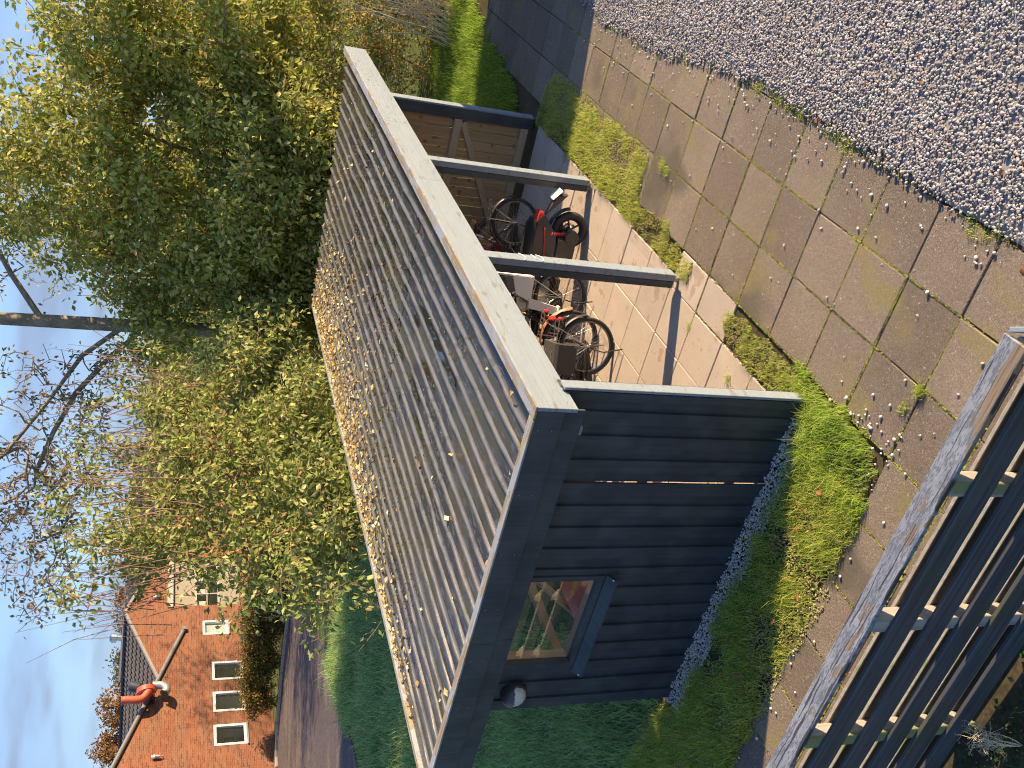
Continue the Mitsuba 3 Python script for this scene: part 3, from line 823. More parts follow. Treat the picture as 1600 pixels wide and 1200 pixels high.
add(k + '__pipe', lathe([(0.13, 0), (0.13, 0.28), (0, 0.28)], 16, None, bp(11.1, -5.5, 5.72)), 'm_steel', 40)
add(k + '__cowl', lathe([(0.22, 0.24), (0.22, 0.46), (0.12, 0.54), (0, 0.55)], 16, None, bp(11.1, -5.5, 5.72)), 'm_steel', 40)
# ------------------------------------------------------------------ the low building whose shadow falls over the far end of the path (outside the picture)
lab('garage', 'brick garage with a flat roof beside the far end of the gravel', 'garage')
M['m_garage'] = two(pri((0.33, 0.14, 0.09), 0.85))
GM = trimesh.transformations.rotation_matrix(math.atan2(0.25, 0.97), [0, 0, 1])
GM[:3, 3] = [5.86, -2.25, 0]
gh = 2.55
for nm, mm, mt in (('wall', box(0.02, 3.98, -5.4, -0.02, -0.05, gh - 0.3, 0.01), 'm_garage'), ('roof', box(0, 4.0, -5.45, 0, gh - 0.299, gh, 0.01), 'm_paint_shaded'), ('door', box(-0.03, 0.018, -4.2, -1.9, 0.0, 2.1, 0.01), 'm_white')):
    mm.apply_transform(GM)
    add('garage__' + nm, mm, mt)
# ------------------------------------------------------------------ trees and shrubs


def in_ell(c, r, n, rng, shell=0.0):
    out = []
    while sum(map(len, out)) < n:
        q = rng.uniform(-1, 1, (4 * n, 3))
        l = np.linalg.norm(q, axis=1)
        out.append(q[(l < 1) & (l > shell)])
    return np.vstack(out)[:n] * r + c


def skeleton(starts, att, rng, seg=0.35, up=0.25, lift=0.0):
    """starts: polylines of main stems; att: crown points, each reached by a curved branch from the nearest wood"""
    P, par, bud = [], [], []
    for st in starts:
        for i, p in enumerate(st):
            P.append(np.asarray(p, float)); par.append(len(P) - 2 if i else -1)
    order = np.argsort(np.min(np.linalg.norm(att[:, None] - np.array(P)[None, ::2], axis=2), axis=1))
    cap_ = len(P) + len(att) * 8
    A = np.zeros((cap_, 3)); A[:len(P)] = P
    n = len(P)
    tips, dirs = [], []
    for i in order:
        a = att[i]
        d = A[:n] - a
        w = (d * [1, 1, 1]) ** 2
        cost = w.sum(1) + np.maximum(0, d[:, 2]) ** 2 * 1.5
        j = int(np.argmin(cost))
        L = np.linalg.norm(a - A[j])
        k = int(np.clip(math.ceil(L / seg), 1, 7))
        t = np.linspace(0, 1, k + 1)[1:]
        side = rng.normal(0, 0.10 * L, 3)
        for tt in t:
            q = A[j] if False else None
        base = A[j].copy()
        prev = j
        for tt in t:
            q = base + (a - base) * tt + side * math.sin(math.pi * tt) + np.array([0, 0, up * L * math.sin(math.pi * tt) * 0.4])
            A[n] = q; par.append(prev); prev = n; n += 1
        tips.append(prev); dirs.append((a - base) / (L + 1e-6))
    return A[:n], np.array(par), np.array(tips), np.array(dirs)


def wood(A, par, rtip, power, rmax, rng, sides=6, least=None):
    n = len(A)
    ch = np.zeros(n)
    r = np.zeros(n)
    for i in range(n - 1, -1, -1):
        if ch[i] == 0:
            ch[i] = rtip ** power
        r[i] = min(rmax, ch[i] ** (1 / power))
        if par[i] >= 0:
            ch[par[i]] += ch[i]
    if least is not None:
        r[:len(least)] = np.maximum(r[:len(least)], least)
    idx = np.where(par >= 0)[0]
    p0, p1 = A[par[idx]], A[idx]
    r0, r1 = np.minimum(r[par[idx]], r[idx] * 1.35), r[idx]
    t = p1 - p0
    L = np.linalg.norm(t, axis=1, keepdims=True) + 1e-9
    t /= L
    p1 = p1 + t * np.minimum(r1[:, None] * 0.5, 0.02)
    ref = np.where(np.abs(t[:, 2:]) < 0.9, [[0, 0, 1.0]], [[1.0, 0, 0]])
    a = np.cross(t, ref); a /= np.linalg.norm(a, axis=1, keepdims=True)
    b = np.cross(t, a)
    g = np.arange(sides) * 2 * np.pi / sides
    ringv = np.cos(g)[None, :, None] * a[:, None] + np.sin(g)[None, :, None] * b[:, None]
    V = np.concatenate([p0[:, None] + r0[:, None, None] * ringv, p1[:, None] + r1[:, None, None] * ringv], 1)
    j = np.arange(sides); j2 = (j + 1) % sides
    f = np.vstack([np.stack([j, j2, j2 + sides], 1), np.stack([j, j2 + sides, j + sides], 1)])
    o = np.arange(len(idx))[:, None, None] * (2 * sides)
    return trimesh.Trimesh(V.reshape(-1, 3), (f[None] + o).reshape(-1, 3), process=False), r


def foliage(A, tips, par, dirs, per, spread, size, pal, w, rng, droop=0.3, flat=0.95, back=2):
    """leaves round the outer part of every twig"""
    n = len(tips) * per
    ti = np.repeat(tips, per)
    nodes = ti.copy()
    steps = rng.integers(0, back + 1, n)
    for s in range(1, back + 1):
        m = steps >= s
        pp = par[nodes[m]]
        nodes[m] = np.where(pp >= 0, pp, nodes[m])
    u = rng.uniform(0, 1, (n, 1))
    pr = np.where(par[nodes] >= 0, par[nodes], nodes)
    P = A[nodes] * (1 - u) + A[pr] * u
    off = rng.normal(0, 1, (n, 3)); off /= np.linalg.norm(off, axis=1, keepdims=True)
    P = P + off * spread * rng.uniform(0.1, 1, (n, 1)) ** 0.7
    D = off * 0.8 + rng.normal(0, 0.5, (n, 3)) + [0, 0, -droop]
    N = rng.normal(0, flat, (n, 3)) + [0, 0, 1]
    tip_tone = np.repeat(rng.uniform(0.85, 1.15, len(tips)), per)[:, None]
    C = pick(rng, pal, n, w, 0.2) * tip_tone
    return leaves(P, D, N, rng.uniform(size[0], size[1], n), C)


def tree(key, stems, att, per, spread, size, pal, w, seed, rtip=0.005, power=2.4, rmax=0.2, seg=0.35, up=0.25, droop=0.3, bark='m_bark', back=2, keep=None, least=None):
    r_ = np.random.default_rng(seed)
    A, par, tips, dirs = skeleton(stems, att, r_, seg, up)
    wm, r = wood(A, par, rtip, power, rmax, r_, least=least)
    add(key + '__trunk', wm, bark, 60) if len(wm.vertices) < 4000 else add(key + '__trunk', wm, bark, True)
    if per:
        tt, dd = (tips, dirs) if keep is None else (tips[r_.uniform(0, 1, len(tips)) < keep], dirs)
        m, c = foliage(A, tt, par, dd, per, spread, size, pal, w, r_, droop, back=back)
        add(key + '__crown', m, 'm_leaf', False, color=c)


GREEN = [(0.372, 0.402, 0.085), (0.469, 0.464, 0.125), (0.248, 0.296, 0.063), (0.634, 0.568, 0.205), (0.689, 0.531, 0.205)]
YELL = [(0.279, 0.323, 0.089), (0.344, 0.376, 0.126), (0.195, 0.254, 0.063), (0.446, 0.435, 0.168), (0.428, 0.307, 0.126), (0.502, 0.488, 0.231)]
BROWN = [(0.34, 0.19, 0.11), (0.42, 0.27, 0.16), (0.27, 0.21, 0.09)]
r1 = np.random.default_rng(11)
# dense green tree beyond the end of the shed
lab('broad_tree', 'tall dense green tree with small pale leaves behind the far end of the shed', 'tree')
att = np.vstack([in_ell([12.6, 4.9, 4.3], [2.4, 3.5, 4.6], 1900, r1, 0.35), in_ell([10.7, 4.6, 2.6], [1.3, 2.6, 2.3], 750, r1, 0.2), in_ell([11.2, 7.2, 3.2], [1.5, 1.4, 2.8], 460, r1), in_ell([12.4, 1.6, 4.8], [1.6, 1.7, 3.2], 540, r1)])
att = att[att[:, 2] > 0.25]
att = att[meshkit.fbm(att * 0.75, 3, 12) > 0.415 + r1.uniform(-0.06, 0.06, len(att))]
stems = [[[12.4 + 0.1 * i, 5.0 - 0.05 * i + 0.1 * math.sin(i), 0.55 * i - 0.1] for i in range(12)], [[12.2 - 0.15 * i, 4.6 - 0.22 * i, 0.5 * i - 0.1] for i in range(8)], [[12.1 - 0.2 * i, 5.4 + 0.25 * i, 0.5 * i - 0.1] for i in range(8)]]
tree('broad_tree', stems, att, 34, 0.36, (0.11, 0.175), GREEN, [4, 4, 3, 2, 1], 3, rtip=0.006, power=2.5, rmax=0.14)
# tall tree with nearly bare drooping branches
lab('bare_tree', 'tall nearly bare tree with a thick pale trunk and drooping twigs against the sky', 'tree')
T0 = [[11.5 - 0.006 * i, 7.95 + 0.004 * i, 0.75 * i - 0.2] for i in range(17)]
br1 = [[11.45, 7.97, 5.6], [11.0, 8.5, 6.4], [10.4, 9.3, 7.0], [9.7, 10.1, 7.7], [9.2, 11.0, 8.6]]
br2 = [[11.45, 7.97, 5.2], [11.1, 8.6, 5.9], [10.8, 9.3, 6.5], [10.5, 10.1, 6.9], [10.2, 10.9, 7.2]]
br3 = [[11.45, 7.96, 7.2], [11.9, 7.2, 7.8], [12.3, 6.4, 8.3], [12.6, 5.4, 8.9]]
att = np.vstack([in_ell([9.9, 10.4, 7.2], [2.0, 2.7, 1.3], 420, r1), in_ell([9.0, 12.0, 7.0], [1.5, 2.0, 0.9], 240, r1), in_ell([10.4, 9.2, 6.2], [1.2, 1.3, 0.7], 120, r1), in_ell([9.6, 10.2, 9.2], [2.4, 3, 1.6], 240, r1), in_ell([12.3, 6.2, 9.0], [2.0, 2.4, 1.6], 260, r1)])
tree('bare_tree', [T0, br1, br2, br3], att, 5, 0.16, (0.08, 0.12), BROWN + [(0.12, 0.13, 0.04)], None, 5, rtip=0.006, power=2.35, rmax=0.175, up=0.35, droop=0.9, keep=0.6, back=1, least=np.r_[np.linspace(0.19, 0.13, 17), np.linspace(0.06, 0.02, 5), np.linspace(0.06, 0.014, 5), np.linspace(0.07, 0.02, 5)[:4]])
# lighter yellowing shrub behind the roof
lab('yellowing_tree', 'yellowing bushy tree with reddish twigs leaning over the back edge of the shed roof', 'tree')
att = np.vstack([in_ell([6.6, 7.9, 3.3], [3.7, 1.5, 2.5], 900, r1, 0.2), in_ell([6.2, 7.9, 5.0], [2.6, 1.2, 1.6], 150, r1), in_ell([8.2, 6.7, 2.9], [2.2, 1.2, 1.2], 240, r1), in_ell([5.2, 6.5, 2.6], [2.2, 0.9, 0.9], 200, r1), in_ell([3.2, 7.4, 2.2], [1.3, 1.0, 1.5], 70, r1), in_ell([8.9, 7.8, 5.0], [1.7, 0.9, 1.2], 110, r1), in_ell([5.0, 7.9, 5.8], [2.0, 0.9, 0.9], 60, r1)])
att = att[(att[:, 2] > 2.55) | (att[:, 1] > 5.9)]
att = att[meshkit.fbm(att * 0.9, 3, 15) > 0.42 + r1.uniform(-0.08, 0.08, len(att))]
stems = [[[6.2 + a * 0.16 * i, 7.7 + b * 0.1 * i, 0.42 * i - 0.1] for i in range(9)] for a, b in ((1, 0.5), (-1, 0.3), (0.2, -0.8), (2.0, -0.4), (-1.8, -0.5), (0, 0.4))]
tree('yellowing_tree', stems, att, 24, 0.27, (0.09, 0.145), YELL, [4, 4, 3, 2, 0.8, 1.2], 7, rtip=0.0045, power=2.4, rmax=0.06, bark='m_twig', up=0.1)
# upright reddish shoots on its top
tw = []
for i in range(190):
    x, z = r1.uniform(3.2, 9.0), r1.uniform(4.3, 5.8)
    p = np.array([x, 7.9 + r1.uniform(-1, 1), z - 0.3])
    d = np.array([r1.normal(-0.1, 0.25), r1.normal(0, 0.2), 1.0])
    L = r1.uniform(0.7, 1.7)
    tw.append(tube([p, p + d * L * 0.5 + r1.normal(0, 0.04, 3), p + d * L + r1.normal(0, 0.08, 3)], [0.010, 0.007, 0.003], 4, cap=False))
add('yellowing_tree__shoots', cat(tw), 'm_twig', True)
# mixed shrubs at the far right end with orange leaves and dry canes
MIX = [(0.338, 0.377, 0.13), (0.442, 0.455, 0.182), (0.26, 0.286, 0.104), (0.85, 0.494, 0.104), (0.598, 0.351, 0.156)]
lab('mixed_shrub', 'tangled shrub with green and orange autumn leaves beyond the grass verge', 'shrub')
att = np.vstack([in_ell([12.6, 0.9, 1.2], [1.3, 2.3, 1.5], 380, r1, 0.1), in_ell([12.0, -1.4, 1.4], [1.3, 1.5, 1.8], 160, r1), in_ell([11.6, 2.6, 1.4], [0.8, 1.2, 1.3], 160, r1)])
att = att[att[:, 2] > 0.08]
stems = [[[12.4 + 0.1 * a * i, -1 + 1.0 * b + 0.1 * (a - 0.5) * i, 0.28 * i - 0.05] for i in range(7)] for b, a in enumerate((1, -1, 0.5, -0.5, 1))]
tree('mixed_shrub', stems, att, 30, 0.24, (0.055, 0.10), MIX, [4, 4, 4, 1.3, 1.5], 13, rtip=0.004, rmax=0.03, bark='m_twig')
lab('dry_canes', 'bundle of bare dry canes fanning out of the grass in front of the mixed shrub', 'plant')
cn = []
for i in range(46):
    b = np.array([10.8 + r1.uniform(-0.25, 0.3), r1.uniform(0.3, 1.2), 0.0])
    d = np.array([r1.normal(0.05, 0.15), r1.normal(-0.32, 0.30), 1.0])
    L = r1.uniform(1.0, 2.3)
    cn.append(tube([b, b + d * L * 0.5 + [0, 0, 0.02], b + d * L + r1.normal(0, 0.05, 3)], [0.013, 0.010, 0.005], 5, cap=False))
M['m_cane'] = two(pri((0.66, 0.55, 0.36), 0.7))
add('dry_canes__cane', cat(cn[:23]), 'm_cane', True)
add('dry_canes__cane', cat(cn[23:]), 'm_cane', True)
# further greenery behind
for nm, c, r, n, pal, seed, text in (('far_tree', [20, 9, 3.6], [4, 4, 4.2], 420, GREEN, 21, 'dark green tree filling the gap behind the tall dense tree'),
                                     ('far_tree', [19, 0.5, 3.6], [4, 3.5, 4.4], 420, GREEN, 22, 'green tree behind the shrubs at the right end of the lawn'),
                                     ('far_tree', [24, 15, 3.0], [4, 4, 3.2], 300, YELL, 23, 'olive tree behind the yellowing bushy tree')):
    k = thing(nm, text, 'tree')
    a_ = in_ell(c, r, n, r1, 0.3); a_ = a_[a_[:, 2] > 0.3]
    tree(k, [[[c[0], c[1], 0.6 * i - 0.1] for i in range(7)]], a_, 36, 0.5, (0.13, 0.2), pal, None, seed, rtip=0.008, rmax=0.2, seg=0.6)
# autumn trees far behind the roof ridge
ORG = [(0.26, 0.13, 0.04), (0.32, 0.17, 0.05), (0.20, 0.11, 0.04)]
for p, h, rr, pal, text in (([50.5, 66.0], 7.9, 1.9, ORG, 'orange autumn tree beyond the roof, between the other two'), ([48.3, 68.0], 8.1, 1.9, ORG, 'orange autumn tree beyond the roof, nearest the left end'),
                            ([53.0, 63.9], 7.2, 1.7, [(0.20, 0.20, 0.12), (0.16, 0.17, 0.1)], 'grey green tree just showing over the roof ridge'), ([57.2, 59.8], 7.2, 2.3, ORG + [(0.12, 0.13, 0.05)], 'rusty tree behind the steel roof vent'), ([56.0, 62.0], 6.9, 1.6, [(0.14, 0.15, 0.06)], 'low green tree behind the gable peak')):
    k = thing('autumn_tree', text, 'tree', 'trees far behind the brick building')
    a_ = in_ell([p[0], p[1], h - 2.2], [rr * 1.25, rr * 1.25, 2.2], 130, r1, 0.2)
    tree(k, [[[p[0], p[1], 0.8 * i] for i in range(7)]], a_, 26, 0.5, (0.22, 0.36), pal, None, 31 + int(p[0]), rtip=0.012, rmax=0.2, seg=0.8)
# hedge at the foot of the facade
lab('hedge', 'olive brown hedge growing against the brick wall below the windows', 'hedge')
hp = []
HL = [(17.35, 27.0), (17.9, 25.6), (18.3, 24.2), (18.6, 22.6), (19.0, 20.4), (19.6, 18.0)]
for t in np.linspace(0, 5, 26):
    i = min(4, int(t)); p = np.array(HL[i]) + (np.array(HL[i + 1]) - HL[i]) * (t - i)
    hp.append(in_ell(np.r_[p, 0.85], [0.7, 0.6, 0.85 * min(1.0, 0.75 + 0.1 * t)], 44, r1))
hp = np.vstack(hp); hp = hp[hp[:, 2] > 0.05]
tree('hedge', [[np.r_[p, 0.0], np.r_[p, 0.4], np.r_[p, 0.8]] for p in HL], hp, 30, 0.24, (0.07, 0.12), [(0.17, 0.145, 0.035), (0.23, 0.185, 0.05), (0.12, 0.125, 0.035), (0.26, 0.17, 0.05)], None, 41, rtip=0.004, rmax=0.03, bark='m_twig')
# tall trees out of view whose branches dapple the facade
for (x, y) in ((27.5, 12.5),):
    k = thing('roadside_tree', 'tall thin leaved tree standing by the road to the right of the brick building', 'tree')
    a_ = in_ell([x, y, 8.6], [3.2, 3.2, 4.2], 260, r1)
    tree(k, [[[x, y, 0.8 * i - 0.1] for i in range(13)]], a_, 9, 0.45, (0.12, 0.2), YELL, None, 51 + int(x), rtip=0.009, rmax=0.2, seg=0.6)
# ------------------------------------------------------------------ gravel and loose stones
rg = np.random.default_rng(21)
EDGE = np.array([(-4.3, -1.20), (-3.2, -1.18), (-2.4, -1.165), (-1.25, -1.19), (-0.54, -1.21), (0.37, -1.19), (1.0, -1.13), (1.41, -1.06), (2.2, -0.98), (2.96, -0.93), (4.0, -0.9), (5.5, -0.98), (7.5, -1.2)])


def stones(P, z, r, rng, flat=0.72):
    n = len(P)
    S = rng.uniform(0.75, 1.25, (n, 1, 3)) * [1, 1, flat]
    J = rng.uniform(0.82, 1.18, (n, 12, 1))
    a = rng.uniform(0, 2 * np.pi, n)
    V = ICO[None] * J * S * r[:, None, None]
    c, s = np.cos(a)[:, None], np.sin(a)[:, None]
    tl = rng.normal(0, 0.35, n)[:, None]
    x, y, zz = V[..., 0], V[..., 1], V[..., 2]
    zz, x = zz * np.cos(tl) - x * np.sin(tl), zz * np.sin(tl) + x * np.cos(tl)
    V = np.stack([x * c - y * s, x * s + y * c, zz], -1) + np.c_[P, z][:, None]
    F = ICOF[None] + np.arange(n)[:, None, None] * 12
    return V.reshape(-1, 3), F.reshape(-1, 3)


n = 78000
P = np.c_[rg.uniform(-4.2, 7.2, n), rg.uniform(-3.3, -0.85, n)]
ye = np.interp(P[:, 0], EDGE[:, 0], EDGE[:, 1])
ye = ye + (meshkit.fbm(np.c_[P[:, 0] * 1.5, P[:, 0] * 0, P[:, 0] * 0], 3, 3) - 0.5) * 0.10
dd = ye - P[:, 1]
keep = rg.uniform(0, 1, n) < np.clip(dd / 0.10 + 0.35, 0, 1)
keep &= (dd > -0.10 * rg.uniform(0, 1, n) ** 2) & ((P[:, 0] < 5.25) | (P[:, 1] > -2.2))
P, dd = P[keep], dd[keep]
r = rg.uniform(0.0075, 0.0138, len(P)) * (1 + 0.4 * (rg.uniform(0, 1, len(P)) < 0.04))
z = 0.004 + r * 0.45 + np.clip(dd, 0, 0.35) * 0.06 + meshkit.fbm(np.c_[P * 2.2, P[:, 0] * 0], 3, 6) * 0.025 + rg.uniform(0, 0.008, len(P))
V, F = stones(P, z, r, rg)
gc = pick(rg, [(0.36, 0.335, 0.325), (0.27, 0.255, 0.255), (0.43, 0.40, 0.365), (0.20, 0.19, 0.19), (0.38, 0.30, 0.22), (0.52, 0.495, 0.465)], len(P), [4, 4, 3, 2, 1, 1.2], 0.1)
add('gravel', trimesh.Trimesh(V, F, process=False), 'm_vc', True, color=np.repeat(gc, 12, 0)); lab('gravel', 'bed of pale grey gravel beside the slab path', 'gravel', kind='stuff')
bx, by = np.meshgrid(np.linspace(-4.3, 7.3, 90), np.linspace(-3.4, 0, 24), indexing='ij')
ye2 = np.interp(bx, EDGE[:, 0], EDGE[:, 1])
yy = -3.4 + (ye2 + 3.4) * (by + 3.4) / 3.4
V = np.stack([bx, yy, 0.001 + np.clip(ye2 - yy, 0, 0.35) * 0.055 + meshkit.fbm(np.stack([bx * 2.2, yy * 2.2, bx * 0], -1), 3, 6) * 0.02 - 0.03 * (by > -0.01)], -1).reshape(-1, 3)
i, j = np.meshgrid(np.arange(89), np.arange(23), indexing='ij')
q = np.stack([i * 24 + j, (i + 1) * 24 + j, (i + 1) * 24 + j + 1, i * 24 + j + 1], -1).reshape(-1, 4)
M['m_grit'] = two(pri((0.26, 0.245, 0.235), 0.9))
add('gravel_bed', trimesh.Trimesh(V, np.vstack([q[:, [0, 1, 2]], q[:, [0, 2, 3]]]), process=False), 'm_grit', True)
labels['gravel_bed'] = {'label': 'fine dark grit under the gravel', 'category': 'ground', 'kind': 'structure'}
# dry gravel strip along the foot of the gable wall
P = np.c_[rg.uniform(-2.18, -1.93, 4600), rg.uniform(0.95, 4.4, 4600)]
r = rg.uniform(0.006, 0.013, len(P))
V, F = stones(P, 0.0 + r * 0.5 + rg.uniform(0, 0.018, len(P)) + np.clip(P[:, 0] + 2.1, 0, 0.2) * 0.15, r, rg)
add('wall_gravel', trimesh.Trimesh(V, F, process=False), 'm_vc', True, color=np.repeat(pick(rg, [(0.46, 0.42, 0.39), (0.56, 0.51, 0.46), (0.34, 0.31, 0.29)], len(P)), 12, 0))
lab('wall_gravel', 'narrow strip of dusty grey gravel along the foot of the gable wall', 'gravel', kind='stuff')
pp = []
for _ in range(170):
    x = rg.uniform(-3.1, 4.6)
    pp.append((x, np.interp(x, EDGE[:, 0], EDGE[:, 1]) + 0.04 + rg.exponential(0.22), 0.0045))
for _ in range(46):
    pp.append((rg.normal(-2.75, 0.22), rg.normal(0.50, 0.16), 0.0045))
for _ in range(26):
    pp.append((rg.uniform(-3.6, 2.5), rg.uniform(-0.6, 0.55), 0.0045))
for _ in range(20):
    pp.append((rg.uniform(-3.3, -2.9), rg.uniform(0.6, 4.0), 0.0045))
pk = []
for i in range(4):
    V, F = stones(np.zeros((1, 2)), np.zeros(1), np.ones(1), rg, 0.8)
    pm = trimesh.Trimesh(V, F, process=False).subdivide()
    pk.append(mikit.ply(trimesh.smoothing.filter_laplacian(pm, iterations=1), 'm_pebble', True))
M['m_pebble'] = two(pri((0.56, 0.53, 0.50), 0.8))
M['m_pebble2'] = two(pri((0.40, 0.37, 0.34), 0.8))
np_ = 0
for x, y, z in pp:
    if -0.62 < y < 0.58 or (x < -2.0 and y < 4.2) or y < -0.6:
        k = 'pebble' if np_ == 0 else f'pebble_{np_:03d}'
        rr = float(np.clip(rg.normal(0.0104, 0.0028), 0.006, 0.02))
        scene[k] = {**pk[np_ % 4], 'bsdf': {'type': 'ref', 'id': 'm_pebble' if rg.uniform() < 0.75 else 'm_pebble2'}, 'to_world': T().translate([float(x), float(y), z + rr * 0.62]).rotate([0, 0, 1], float(rg.uniform(0, 360))).scale([rr * 1.15, rr, rr * 0.95])}
        where = 'gravel edge' if y < -0.6 else 'tall grass tuft' if x < -2.0 and y > 0.1 and y < 1.2 else 'slat fence' if x < -2.0 and y >= 1.2 else 'middle of the path'
        lab(k, f'loose pale pebble on the brown path slabs near the {where}', 'pebble', f'loose pebbles near the {where}')
        np_ += 1
# ------------------------------------------------------------------ grass
rs = np.random.default_rng(31)
GC = [(0.362, 0.495, 0.085), (0.464, 0.585, 0.104), (0.261, 0.375, 0.065), (0.638, 0.63, 0.182), (0.725, 0.63, 0.26), (0.551, 0.36, 0.143)]
LC_ = [(0.312, 0.494, 0.175), (0.4, 0.585, 0.213), (0.237, 0.39, 0.15), (0.525, 0.572, 0.275)]


def turf(key, text, poly, n, hh, ww, lean, pal, w, base_z=0.0, clump=2.5, edge=0.12, dense=0.0, cat_='grass', hvar=0.6):
    import shapely
    P = scatter(poly, n, rs)
    k = meshkit.fbm(np.c_[P * clump, P[:, 0] * 0], 4, 17)
    keep = rs.uniform(0, 1, len(P)) < np.clip((k - 0.32 + dense) * 4, 0.08, 1)
    P, k = P[keep], k[keep]
    sp = shapely.Polygon(poly)
    d = shapely.distance(shapely.boundary(sp), shapely.points(P))
    rag = meshkit.fbm(np.c_[P * 7, P[:, 0] * 0], 3, 23)
    keep = d > edge * 0.9 * np.clip((rag - 0.38) * 2.2, 0, 1)
    P, k, d = P[keep], k[keep], d[keep]
    h = hh * np.exp(rs.normal(0, 0.33, len(P))) * (1 - hvar + hvar * np.clip((k - 0.25) * 2.6, 0.2, 1.7)) * np.clip(0.45 + d / edge, 0.45, 1)
    C = pick(rs, pal, len(P), w, 0.2)
    m, c = blades(P, base_z, h, ww * rs.uniform(0.6, 1.3, len(P)), np.full(len(P), lean), C, rs)
    add(key, m, 'm_grass', False, color=c)
    lab(key, text, cat_, kind='stuff')


def thatch(key, text, poly, n, pal, z=0.0):
    """moss cushions and dead bits low between the blades"""
    import shapely
    P = scatter(poly, n, rs)
    d = shapely.distance(shapely.boundary(shapely.Polygon(poly)), shapely.points(P))
    P = P[(d > 0.10 * np.clip((meshkit.fbm(np.c_[P * 7, P[:, 0] * 0], 3, 23) - 0.36) * 2.4, 0, 1)) & (meshkit.fbm(np.c_[P * 4, P[:, 0] * 0], 3, 29) > 0.36)]
    n = len(P)
    r = rs.uniform(0.005, 0.014, n)
    V, F = stones(P, z + 0.002 + rs.uniform(0, 0.006, n), r, rs, 0.45)
    add(key, trimesh.Trimesh(V, F, process=False), 'm_vc', True, color=np.repeat(pick(rs, pal, n), 12, 0))
    lab(key, text, 'moss', kind='stuff')


G1 = [(5.55, 0.90), (5.50, 0.30), (5.23, 0.0), (4.14, 0.03), (2.9, 0.0), (2.2, 0.0), (1.88, 0.02), (1.86, 0.52), (1.5, 0.56), (1.02, 0.40), (0.95, 0.58), (0.30, 0.60), (0.28, 0.84), (0.7, 0.86), (1.2, 0.88), (2.8, 0.85), (4.2, 0.85)]
turf('path_grass', 'mossy grass grown over the slabs along the open front of the shed', G1, 22000, 0.060, 0.0048, 0.9, GC, [3, 4, 2, 3, 2.2, 1], 0.0, 3.0, 0.10, 0.08)
thatch('path_moss', 'cushions of yellow green moss under the grass along the shed front', G1, 9000, [(0.22, 0.225, 0.04), (0.28, 0.26, 0.05), (0.14, 0.10, 0.045), (0.26, 0.17, 0.07)])
G2 = [(-0.45, 0.63), (-1.0, 0.62), (-1.6, 0.60), (-2.3, 0.60), (-2.35, 0.80), (-1.85, 0.98), (-1.55, 0.98), (-1.1, 0.98), (-0.7, 0.97), (-0.5, 0.85)]
turf('corner_grass', 'ragged grass patch between the shed floor and the path', G2, 4200, 0.06, 0.0048, 0.8, GC, [4, 4, 2, 3, 2, 1], 0.0, 4.0, 0.08, 0.02)
thatch('corner_moss', 'low moss and dead stalks in the ragged patch before the shed floor', G2, 2600, [(0.19, 0.20, 0.05), (0.14, 0.11, 0.06), (0.24, 0.19, 0.09)])
K = [(-1.65, 0.52), (-2.1, 0.50), (-2.65, 0.52), (-3.04, 0.72), (-3.10, 1.30), (-2.05, 1.25), (-1.98, 0.80), (-1.75, 0.76)]
turf('tall_tuft', 'tall bright grass tuft at the foot of the shed corner', K, 5200, 0.125, 0.0060, 0.85, [(0.36, 0.52, 0.08), (0.44, 0.58, 0.11), (0.27, 0.40, 0.08), (0.58, 0.55, 0.20)], [4, 4, 2, 1.5], 0.0, 3.5, 0.15, 0.12)
LS = [(-2.05, 1.0), (-2.98, 0.95), (-3.13, 1.4), (-3.12, 2.1), (-3.12, 3.0), (-3.08, 4.0), (-3.16, 5.0), (-3.16, 6.4), (-1.6, 6.4), (-1.85, 4.45), (-2.08, 4.3)]
turf('side_grass', 'shaggy grass strip between the gable wall and the path', LS, 52000, 0.105, 0.0054, 0.85, GC, [4, 4, 2.5, 2.2, 1.6, 0.7], -0.01, 2.6, 0.16, 0.10)
thatch('side_moss', 'dead grass and moss under the shaggy strip beside the gable wall', LS, 14000, [(0.24, 0.27, 0.07), (0.24, 0.19, 0.09), (0.34, 0.31, 0.12)])
# rough lawn behind and beside the shed
LN = [(-5.0, 6.0), (-3.06, 6.3), (-1.7, 4.5), (-1.0, 4.5), (3.5, 8.5), (3.0, 11), (-5.0, 11)]
turf('rough_lawn', 'long dark green lawn grass behind the back corner of the shed', LN, 56000, 0.16, 0.0085, 0.95, LC_ + [(0.40, 0.36, 0.2)], [4, 4, 3, 1.5, 0.7], -0.06, 1.3, 0.3, 0.12)
LN2 = [(-6, 11), (3, 11), (10.5, 10.5), (11.5, 18.6), (9.6, 18.2), (8.6, 17.9), (7.4, 17.2), (6.4, 17.5), (4.0, 16.6), (-6, 16)]
turf('far_lawn', 'tussocky lawn grass between the shed and the road', LN2, 52000, 0.26, 0.02, 0.9, LC_ + [(0.36, 0.30, 0.16)], [4, 4, 3, 1.5, 1.4], -0.06, 0.7, 0.5, 0.05)
VG = [(6.2, 1.0), (6.6, 0.62), (7.4, 0.42), (8.4, 0.30), (9.6, 0.0), (11.5, -0.6), (12.5, 1.5), (11, 2.4), (8.2, 2.4), (6.0, 2.2)]
turf('verge_grass', 'thick bright grass verge beyond the end wall of the shed', VG, 36000, 0.17, 0.0085, 0.7, [(0.27, 0.42, 0.07), (0.34, 0.48, 0.08), (0.21, 0.31, 0.065), (0.44, 0.47, 0.14)], [4, 4, 2, 1.2], 0.0, 1.6, 0.35, 0.2)
